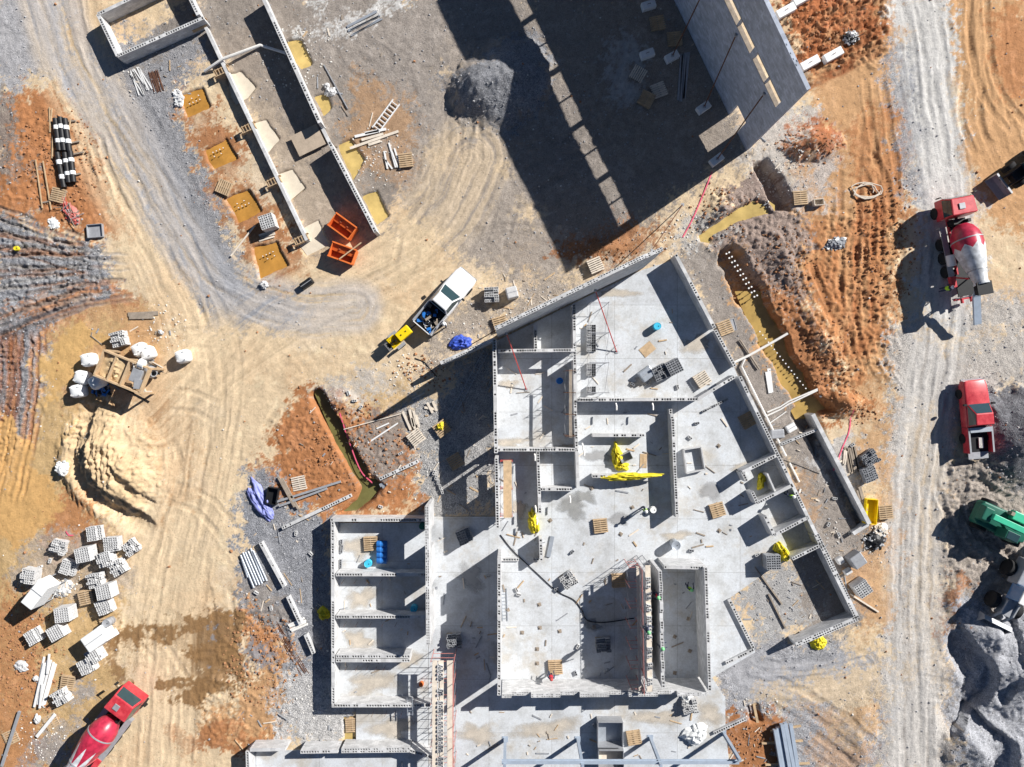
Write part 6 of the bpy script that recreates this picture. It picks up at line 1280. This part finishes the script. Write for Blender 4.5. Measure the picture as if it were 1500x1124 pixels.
def hopper(px, py, rot, label):
    e = thing('dump_hopper', label, 'hopper', (*W(px, py, .5), gz(px, py)), R(rot)); x, y, h = 1.05, .62, .95
    for s_ in (-1, 1):
        m = MB(); m.box((0, s_ * y, .55), (2 * x, .06, .8)); m.build('side_panel', M_['orange'], e); m = MB(); m.box((s_ * x, 0, .55), (.06, 2 * y - .07, .8)); m.build('end_panel', M_['orange'], e)
        m = MB(); m.box((0, s_ * y, .97), (2 * x + .1, .12, .06)); m.build('rim', M_['orange'], e); m = MB(); m.box((s_ * .7, 0, .08), (.2, 1.1, .14)); m.build('fork_pocket', M_['orange'], e)
    m = MB(); m.box((0, 0, .2), (2 * x - .08, 2 * y - .08, .05)); m.build('floor', M_['orange_in'], e); m = MB(); m.box((0, .28, .72), (2 * x - .1, .62, .05), rx=.35); m.build('sloping_plate', M_['orange'], e)
    for i in (-.35, .35): m = MB(); m.cyl((i, .25, .74), (i, .25, .79), .1, n=10); m.build('cover_plate', M_['orange_in'], e)
hopper(503, 333, -36, 'orange steel hopper touching the end of the block wall shadow'); hopper(503, 372, -20, 'orange steel hopper with a timber across it by the road')
bar_pile('board', 'thin orange timber lying across an orange hopper', 'lumber', [(501, 383, 533, 359, .95)], 'wood', .1, .08)
def tub(px, py, rz, L_, wd, hh, mt, label, name='tub', z=None, inner=None):
    e = thing(name, label, 'tub', (*W(px, py, hh), gz(px, py) if z is None else z), rz)
    for s_ in (-1, 1): m = MB(); m.box((0, s_ * wd / 2, hh / 2), (L_, .05, hh)); m.build('side', M_[mt], e); m = MB(); m.box((s_ * L_ / 2, 0, hh / 2), (.05, wd - .06, hh)); m.build('end', M_[mt], e)
    m = MB(); m.box((0, 0, .08), (L_ - .06, wd - .06, .05)); m.build('bottom', M_[inner or mt], e); return e
tub(1277, 750, R(86), 2.1, .95, .55, 'yellowpaint', 'bright yellow mortar tub beside a brown pallet'); tub(917, 670, R(25), 1.0, .65, .6, 'grey', 'grey power buggy tub beside the yellow cover', 'buggy', SZ, 'steel'); tub(894, 1076, 0, 2.1, 2.1, 1.1, 'grey', 'metal-lined open box with a shiny bottom by the steel beam', 'lined_box', SZ, 'steel'); tub(895, 1112, 0, 2.1, 1.5, 1.1, 'grey', 'grey open box under the steel beam', 'lined_box', SZ, 'palew')
tub(1066, 478, R(15), 1.4, 1.0, .15, 'grey', 'grey mortar tray outside the angled room', 'tray'); tub(138, 338, R(5), 1.3, 1.1, .3, 'grey', 'grey metal tray beside the tangled tools', 'tray'); tub(398, 727, R(80), 1.4, .9, .5, 'black', 'dark open bin beside the crossed steel beams', 'bin')
tub(1200, 296, R(5), .8, .5, .5, 'palew', 'small wooden box beside the dark trench', 'box')
def drum(px, py, r_, hh, mt, label, z=SZ, group=None, name='drum', lying=False):
    e = thing(name, label, 'drum', (*W(px, py, hh), z), 0, group); m = MB()
    pr = [(0, .05), (0, r_ * .95), (.03, r_), (hh * .33, r_), (hh * .35, r_ * 1.03), (hh * .37, r_), (hh * .64, r_), (hh * .66, r_ * 1.03), (hh * .68, r_), (hh - .03, r_), (hh, r_ * .95), (hh - .02, r_ * .88), (hh - .02, .05)]
    m.lathe(pr, 18, M=(Matrix.Translation((-hh / 2, 0, r_)) @ Matrix.Rotation(R(90), 4, 'Y')) if lying else None); m.build('shell', M_[mt], e, smooth=True); m = MB(); m.cyl((.1, 0, hh - .02), (.1, 0, hh + .02), .04, n=8)
    if not lying: m.build('bung', M_['black'], e)
for i in range(4): drum(558, 799 + i * 8, .29, .85, 'bluep', 'blue plastic drum lying in the row in the first bay', group='blue drums', lying=True)
for px, py, r_, hh, mt, l, z in [(539, 826, .32, .55, 'cyan', 'cyan bucket in the first bay beside the blue drums', SZ), (963, 478, .32, .7, 'cyan', 'cyan drum alone on the floor of the large angled room', SZ), (606, 892, .3, .6, 'cyan', 'pale blue bucket in the doorway light of the second bay', SZ), (619, 771, .3, .8, 'dkgreen', 'green drum in the corner of the first bay', SZ), (820, 558, .28, .8, 'bluep', 'dark blue drum in the shade of the square room', SZ), (990, 799, .4, 1.0, 'steel', 'round pale water tank with a long shadow on the hall floor', SZ), (957, 747, .28, .5, 'hat', 'white bucket beside the walking worker', SZ), (158, 912, .35, .9, 'grey', 'grey drum with a red end on a pallet in the yard', .3), (617, 1003, .2, .4, 'orange', 'small orange bucket at the foot of the bay ladder', SZ), (24, 364, .2, .3, 'yellow', 'small yellow bucket in the gravel ruts', .1)]:
    drum(px, py, r_, hh, mt, l, z)
e = thing('plywood_sheet', 'brown plywood deck lying in the gap of the block wall', 'plywood', (*W(453, 208), .05), ang(37, -18)); m = MB(); m.box((0, 0, .32), (2.5, 1.9, .04)); m.build('sheet', M_['ply'], e)
for s_ in (-1, 1): m = MB(); m.box((s_ * 1.1, 0, .15), (.1, 1.8, .3)); m.build('bearer', M_['oldwood'], e)
for i, (x, y, rot, l) in enumerate([(948, 512, 40, 'square plywood sheet on the floor of the large angled room'), (942, 675, 88, 'brown plywood strip lying beside the yellow cover')]):
    m = MB(); m.box((0, 0, .02), (1.2, .9 if i == 0 else .6, .03)); m.box((0, 0, .04), (.9, .05, .02)); tag(m.build('plywood_sheet', M_['wood'], loc=(*W(x, y), SZ), rz=R(rot)), l, 'plywood')
# leaning ladders and site posts
def ladder(label, px, py, L_, rz, z, tilt=0.0, mt='steel'):
    e = thing('ladder', label, 'ladder', (*W(px, py), z), rz)
    for s_ in (-1, 1): m = MB(); m.box((0, s_ * .22, .05), (L_, .04, .08)); m.build('stile', M_[mt], e)
    for i in range(int(L_ / .3)): m = MB(); m.box((-L_ / 2 + .2 + i * .3, 0, .05), (.03, .42, .03)); m.build('rung', M_[mt], e)
ladder('thin metal ladder lying along the tall hall wall', 739, 885, 2.8, R(-88), SZ); ladder('short white ladder leaning at the end of the fourth bay', 604, 1024, 1.5, R(-88), 1.35); ladder('dim ladder lying on the shaded corridor gravel', 688, 560, 6.0, R(62), .05)

# ---- workers
def person_mesh():
    P = {}; E = []
    def v(n_, co, r): P[n_] = (co, r)
    v('pel', (0, 0, .95), .15); v('wst', (0, 0, 1.1), .14); v('chs', (.02, 0, 1.32), .165); v('nek', (.03, 0, 1.5), .065); v('hd0', (.05, 0, 1.6), .085); v('hd1', (.06, 0, 1.72), .1); E += [('pel', 'wst'), ('wst', 'chs'), ('chs', 'nek'), ('nek', 'hd0'), ('hd0', 'hd1')]
    for s_, n_ in ((1, 'l'), (-1, 'r')):
        v(n_ + 'hip', (0, s_ * .1, .88), .1); v(n_ + 'kn', (.1 * s_, s_ * .11, .48), .07); v(n_ + 'an', (-.02 + .06 * s_, s_ * .11, .08), .05); v(n_ + 'to', (.14 + .06 * s_, s_ * .12, .04), .04)
        v(n_ + 'sh', (.02, s_ * .2, 1.4), .075); v(n_ + 'el', (.12, s_ * .3, 1.15), .05); v(n_ + 'wr', (.36, s_ * .22, 1.1), .035); v(n_ + 'pm', (.44, s_ * .21, 1.1), .04)
        E += [('pel', n_ + 'hip'), (n_ + 'hip', n_ + 'kn'), (n_ + 'kn', n_ + 'an'), (n_ + 'an', n_ + 'to'), ('chs', n_ + 'sh'), (n_ + 'sh', n_ + 'el'), (n_ + 'el', n_ + 'wr'), (n_ + 'wr', n_ + 'pm')]
        for k_, (dy, l) in enumerate([(-.03, .075), (-.01, .09), (.012, .085), (.032, .065)]): v(n_ + 'f%d' % k_, (.46 + l, s_ * .21 + dy, 1.07), .009); E.append((n_ + 'pm', n_ + 'f%d' % k_))
        v(n_ + 'th', (.46, s_ * .21 - s_ * .06, 1.08), .011); E.append((n_ + 'pm', n_ + 'th'))
    K = list(P); me_ = bpy.data.meshes.new('body'); me_.from_pydata([P[q][0] for q in K], [(K.index(a_), K.index(b_)) for a_, b_ in E], [])
    o = bpy.data.objects.new('body', me_); COL.objects.link(o); sk = o.modifiers.new('skin', 'SKIN'); 
    for i, q in enumerate(K): me_.skin_vertices[0].data[i].radius = (P[q][1],) * 2
    me_.skin_vertices[0].data[0].use_root = True
    o.modifiers.new('sub', 'SUBSURF').levels = 1
    dg = bpy.context.evaluated_depsgraph_get(); out = bpy.data.meshes.new_from_object(o.evaluated_get(dg)); bpy.data.objects.remove(o); return out
PM = person_mesh()
for pl in PM.polygons:
    z_ = sum(PM.vertices[i].co.z for i in pl.vertices) / len(pl.vertices); x_ = sum(PM.vertices[i].co.x for i in pl.vertices) / len(pl.vertices)
    pl.material_index = 2 if z_ > 1.49 or x_ > .38 else (0 if z_ < .97 else 1); pl.use_smooth = True
def worker(px, py, rz, z, label, shirt='hivis', hat='hat'):
    e = thing('person', label, 'person', (*W(px, py, z + 1.0), z), rz); me_ = PM.copy(); me_.materials.clear()
    for q in ('jeans', shirt, 'skin'): me_.materials.append(M_[q])
    link('body', me_, e)
    m = MB(); m.lathe([(-.02, .13), (0, .155), (.01, .125), (.06, .12), (.1, .09), (.125, .03)], 16, M=Matrix.Translation((.06, 0, 1.75))); m.build('helmet', M_[hat], e, smooth=True)
    m = MB()
    m.loft([[(.015 + r_ * .8 * math.cos(t), r_ * 1.12 * math.sin(t), z_) for t in [2 * math.pi * i / 14 for i in range(14)]] for z_, r_ in ((1.0, .165), (1.2, .175), (1.38, .19), (1.46, .14))], caps=False); m.build('vest', M_['hivis' if shirt == 'hivis' else shirt], e, smooth=True)
for a_ in [(945, 747, R(200), SZ, 'worker in lime vest and white helmet walking on the hall floor'), (1010, 862, R(80), SZ, 'worker in lime vest standing inside the narrow walled hall bay', 'hivis', 'hatg'), (947, 922, R(0), 3.65, 'worker with green helmet on the block-loaded staging', 'jeans', 'hatg'), (963, 872, R(180), 2.3, 'worker in red shirt laying blocks on the inner hall wall', 'redshirt', 'hatg'), (967, 946, R(10), 2.3, 'worker with green helmet leaning over the inner hall wall', 'jeans', 'hatg'),
           (1386, 423, R(20), .05, 'worker in lime vest standing in the mixer truck shadow', 'hivis', 'hat'), (652, 475, R(220), .05, 'worker in pale clothes standing beside the white pickup bed', 'bag', 'hat'), (807, 991, R(90), SZ, 'worker in red jacket crouched by the orange pallet', 'redshirt', 'redpaint'), (1158, 727, R(100), SZ, 'worker in lime vest in the dark wing room', 'hivis', 'hat')]: worker(*a_)

# ---- rubble: stones and chips strewn everywhere (uncountable)
def rubble(n, mt, zone_fn, smin, smax, seed):
    rr = random.Random(seed); V_ = []; F_ = []; k_ = 0
    while k_ < n:
        px, py = rr.uniform(-40, 1540), rr.uniform(-40, 1164)
        if not zone_fn(px, py, rr): continue
        x, y = W(px, py); z_ = gz(px, py); s_ = smin + (smax - smin) * rr.random() ** 3; a_ = rr.uniform(0, 6.28); o = len(V_)
        for i in range(4): t = a_ + i * 1.5708 + rr.uniform(-.4, .4); q = s_ * rr.uniform(.7, 1.2); V_.append((x + q * math.cos(t), y + q * math.sin(t), z_ - .02))
        for i in range(3): t = a_ + .5 + i * 2.094; q = s_ * rr.uniform(.4, .8); V_.append((x + q * math.cos(t), y + q * math.sin(t), z_ + s_ * rr.uniform(.4, .9)))
        F_ += [(o, o + 1, o + 4), (o + 1, o + 5, o + 4), (o + 1, o + 2, o + 5), (o + 2, o + 6, o + 5), (o + 2, o + 3, o + 6), (o + 3, o + 4, o + 6), (o + 3, o, o + 4), (o + 4, o + 5, o + 6)]; k_ += 1
    b_ = MB(); b_.v = V_; b_.f = F_; b_.m = [0] * len(F_); o = b_.build('rubble', mt); o['kind'] = 'stuff'; return o
def pip(poly, x, y):
    c = False
    for i in range(len(poly)):
        (x0, y0), (x1, y1) = poly[i], poly[i - 1]
        if (y0 > y) != (y1 > y) and x < (x1 - x0) * (y - y0) / (y1 - y0) + x0: c = not c
    return c
def off_slab(px, py): return not (pip(SLAB, px, py) or pip(WING, px, py))
def gr(px, py):
    x, y = W(px, py); return float(grav[min(int(np.searchsorted(ys, y)), ny - 1), min(int(np.searchsorted(xs, x)), nx - 1)])
M_['stone'] = mat('grey_stone', (.36, .36, .37), .95, var=.4, scale=1.5); M_['clod'] = mat('clay_clod', (.34, .17, .085), .95, var=.35, scale=1.5); M_['chip'] = mat('pale_chip', (.66, .64, .60), .9, var=.2, scale=1.5)
rubble(9000, M_['stone'], lambda x, y, r_: r_.random() < .012 + gr(x, y) * .6 and off_slab(x, y), .025, .12, 1)['label'] = 'grey stones scattered over the bare ground'
HOT = [(1190, 212, 60, 30), (1060, 310, 60, 45), (1150, 390, 60, 70), (1215, 540, 50, 90), (880, 368, 60, 25), (1200, 40, 90, 60), (90, 240, 70, 90), (510, 650, 90, 80), (380, 960, 60, 90), (1290, 360, 60, 120), (620, 545, 50, 30), (1100, 1085, 40, 40), (40, 960, 60, 120), (1260, 600, 30, 30)]
def hot(x, y, r_):
    return off_slab(x, y) and (r_.random() < .004 or any(((x - a_) / c) ** 2 + ((y - b_) / d) ** 2 < r_.random() for a_, b_, c, d in HOT))
rubble(7000, M_['clod'], hot, .03, .17, 2)['label'] = 'clods of red clay scattered near the diggings'
HW = [(1000, 350, 50, 40), (620, 700, 30, 50), (600, 545, 60, 30), (790, 470, 120, 40), (480, 590, 40, 30), (1290, 790, 30, 40), (460, 1030, 50, 40), (90, 860, 50, 30), (430, 85, 60, 60), (1150, 260, 60, 60), (1115, 1035, 40, 20), (830, 690, 30, 20), (240, 480, 40, 40), (60, 1080, 50, 40), (1225, 800, 40, 40), (550, 230, 60, 50)]
rubble(3500, M_['chip'], lambda x, y, r_: (r_.random() < .006 or any(((x - a_) / c) ** 2 + ((y - b_) / d) ** 2 < r_.random() for a_, b_, c, d in HW)), .02, .12, 3)['label'] = 'pale chips and broken block crumbs scattered on the site'

def tape(label, pts, m, group=None):
    P = curve(pts, 5); b_ = MB(); q = [(*W(*p), max(gz(*p), -.2) + .06) for p in P]
    for i in range(len(q) - 1):
        a_, c = Vector(q[i]), Vector(q[i + 1]); d = (c - a_).normalized(); n_ = Vector((-d.y, d.x, 0)) * .05
        b_.add([a_ - n_, c - n_, c + n_, a_ + n_], [(0, 1, 2, 3)])
    return tag(b_.build('marking_tape', M_[m]), label, 'tape', group)
M_['tape'] = mat('pink_marking_tape', (.75, .12, .20), .6, var=.1)
tape('pink marking tape running down the slope north of the angled room', [(1043, 252), (1030, 285), (1015, 320), (1000, 348)], 'tape'); tape('pink marking tape along one bank of the green trench', [(498, 605), (512, 650), (528, 690), (545, 708)], 'tape'); tape('pink marking tape crossing the dirt beside the low pale footing wall', [(1246, 600), (1244, 630), (1232, 660), (1222, 690)], 'tape'); tape('pink ribbon lying on red clay near a jumbled pallet', [(97, 778), (102, 784), (108, 784)], 'tape')

# ---- stains, spilt mortar and litter on the floors
def patch(parent, px, py, rx, ry, m, seed, name='spilt_mortar', z=SZ + .004):
    rr = random.Random(seed); b_ = MB(); n_ = 36; ph = [rr.uniform(0, 6.28) for _ in range(6)]; pts = []; ed = []
    for ri, rad in enumerate((.0001, .35, .7, 1.0, 1.35)):
        for i in range(n_):
            t = 6.2832 * i / n_; k_ = (1 + sum(.2 / (1 + q * .5) * math.sin((q + 2) * t + ph[q]) for q in range(6))) * rad; pts.append((*W(px + rx * k_ * math.cos(t), py + ry * k_ * math.sin(t)), z)); ed.append((1, .8, .55, .3, 0)[ri])
    b_.add(pts, [(r_ * n_ + i, (r_ + 1) * n_ + i, (r_ + 1) * n_ + (i + 1) % n_, r_ * n_ + (i + 1) % n_)[::-1] for r_ in range(4) for i in range(n_)]); o = b_.build(name, M_[m], parent, org=parent.location)
    at_ = o.data.attributes.new('cover', 'FLOAT', 'POINT'); at_.data.foreach_set('value', ed)
def feather(m):
    """thin out towards the rim in a grainy way"""
    t = m.node_tree; L = t.links.new; out = t.nodes['Material Output']; b_ = t.nodes['Principled BSDF']
    at_ = t.nodes.new('ShaderNodeAttribute'); at_.attribute_name = 'cover'; tc = t.nodes.new('ShaderNodeTexCoord'); nz = t.nodes.new('ShaderNodeTexNoise'); nz.inputs['Scale'].default_value = 1.4; nz.inputs['Detail'].default_value = 9; nz.inputs['Roughness'].default_value = .75; L(tc.outputs['Object'], nz.inputs['Vector'])
    ad = t.nodes.new('ShaderNodeMath'); ad.operation = 'ADD'; L(at_.outputs['Fac'], ad.inputs[0]); L(nz.outputs['Fac'], ad.inputs[1])
    mr = t.nodes.new('ShaderNodeMapRange'); mr.inputs['From Min'].default_value = .72; mr.inputs['From Max'].default_value = 1.25; mr.inputs['To Max'].default_value = .85; L(ad.outputs[0], mr.inputs['Value'])
    tr = t.nodes.new('ShaderNodeBsdfTransparent'); mx_ = t.nodes.new('ShaderNodeMixShader'); L(mr.outputs['Result'], mx_.inputs[0]); L(tr.outputs[0], mx_.inputs[1]); L(b_.outputs[0], mx_.inputs[2]); L(mx_.outputs[0], out.inputs['Surface'])
M_['mortar'] = mat('spilt_mortar', (.33, .33, .32), .9, var=.2, scale=1.5, fine=.15); M_['dust'] = mat('sandy_dust', (.56, .50, .42), .95, var=.18, scale=1.2, fine=.15); M_['wetc'] = mat('damp_concrete', (.40, .40, .40), .8, var=.12, scale=1)
for q in ('mortar', 'dust', 'wetc'): feather(M_[q])
for i, (x, y, a_, b_, m_) in enumerate([(838, 742, 24, 17, 'mortar'), (858, 728, 14, 10, 'mortar'), (868, 915, 12, 9, 'mortar'), (745, 563, 12, 8, 'dust'), (905, 430, 26, 8, 'dust'), (1085, 685, 16, 8, 'dust'), (1040, 720, 20, 12, 'wetc'), (940, 560, 14, 9, 'dust'), (875, 668, 22, 10, 'wetc'), (830, 655, 14, 5, 'dust'), (745, 648, 30, 7, 'dust'), (990, 785, 22, 8, 'dust'), (800, 1068, 50, 16, 'dust'), (960, 1050, 40, 12, 'dust'), (700, 1075, 26, 18, 'dust'), (1040, 1045, 22, 16, 'dust'), (868, 585, 20, 5, 'wetc'), (1020, 505, 24, 14, 'dust'), (760, 745, 10, 16, 'dust'), (905, 760, 18, 8, 'wetc'), (690, 845, 20, 20, 'wetc')]): patch(main, x, y, a_, b_, m_, i, z=SZ + .004 + .0006 * i)
for i, (x, y, a_, b_, m_) in enumerate([(530, 800, 26, 20, 'dust'), (530, 876, 22, 16, 'dust'), (525, 938, 24, 14, 'dust'), (545, 1000, 34, 18, 'dust'), (575, 1066, 34, 16, 'dust'), (600, 965, 18, 14, 'dust')]): patch(wing, x, y, a_, b_, m_, 60 + i, 'dust_patch', SZ + .004 + .0006 * i)
# small timber litter too fine and too many to count
rr = random.Random(11); LIT = {'wood': MB(), 'oldwood': MB(), 'palew': MB(), 'cmu_dark': MB()}
for (x0, y0, x1, y1, n_, f_) in [(735, 780, 930, 1000, 34, 1), (850, 600, 980, 720, 22, 1), (1000, 600, 1100, 800, 18, 1), (850, 450, 1040, 570, 18, 1), (735, 525, 835, 650, 10, 1), (640, 770, 725, 1010, 22, 1), (660, 1040, 1050, 1110, 34, 1), (500, 780, 600, 1020, 20, 1), (735, 670, 780, 770, 8, 1), (980, 850, 1020, 990, 6, 1),
        (590, 560, 720, 750, 40, 0), (1100, 560, 1180, 700, 14, 0), (1190, 660, 1270, 860, 36, 0), (380, 740, 480, 900, 20, 0), (700, 400, 860, 470, 22, 0), (1060, 1030, 1140, 1120, 16, 0), (50, 800, 180, 900, 16, 0), (130, 480, 260, 580, 26, 0), (440, 600, 600, 740, 26, 0), (1080, 850, 1200, 940, 18, 0), (440, 20, 560, 250, 14, 0), (1110, 200, 1180, 320, 14, 0), (180, 90, 300, 140, 14, 0), (350, 1040, 520, 1100, 20, 0)]:
    for i in range(n_):
        x, y = rr.uniform(x0, x1), rr.uniform(y0, y1); l = .2 + 1.1 * rr.random() ** 2; q = rr.choice(list(LIT)); LIT[q].box((*W(x, y), (SZ if f_ else gz(x, y)) + .03), (l, rr.uniform(.04, .13), rr.uniform(.03, .09)), rr.uniform(0, 3.14))
for q, m in LIT.items(): o = m.build('litter', M_[q]); o['kind'] = 'stuff'; o['label'] = 'small timber and block litter strewn over the site'
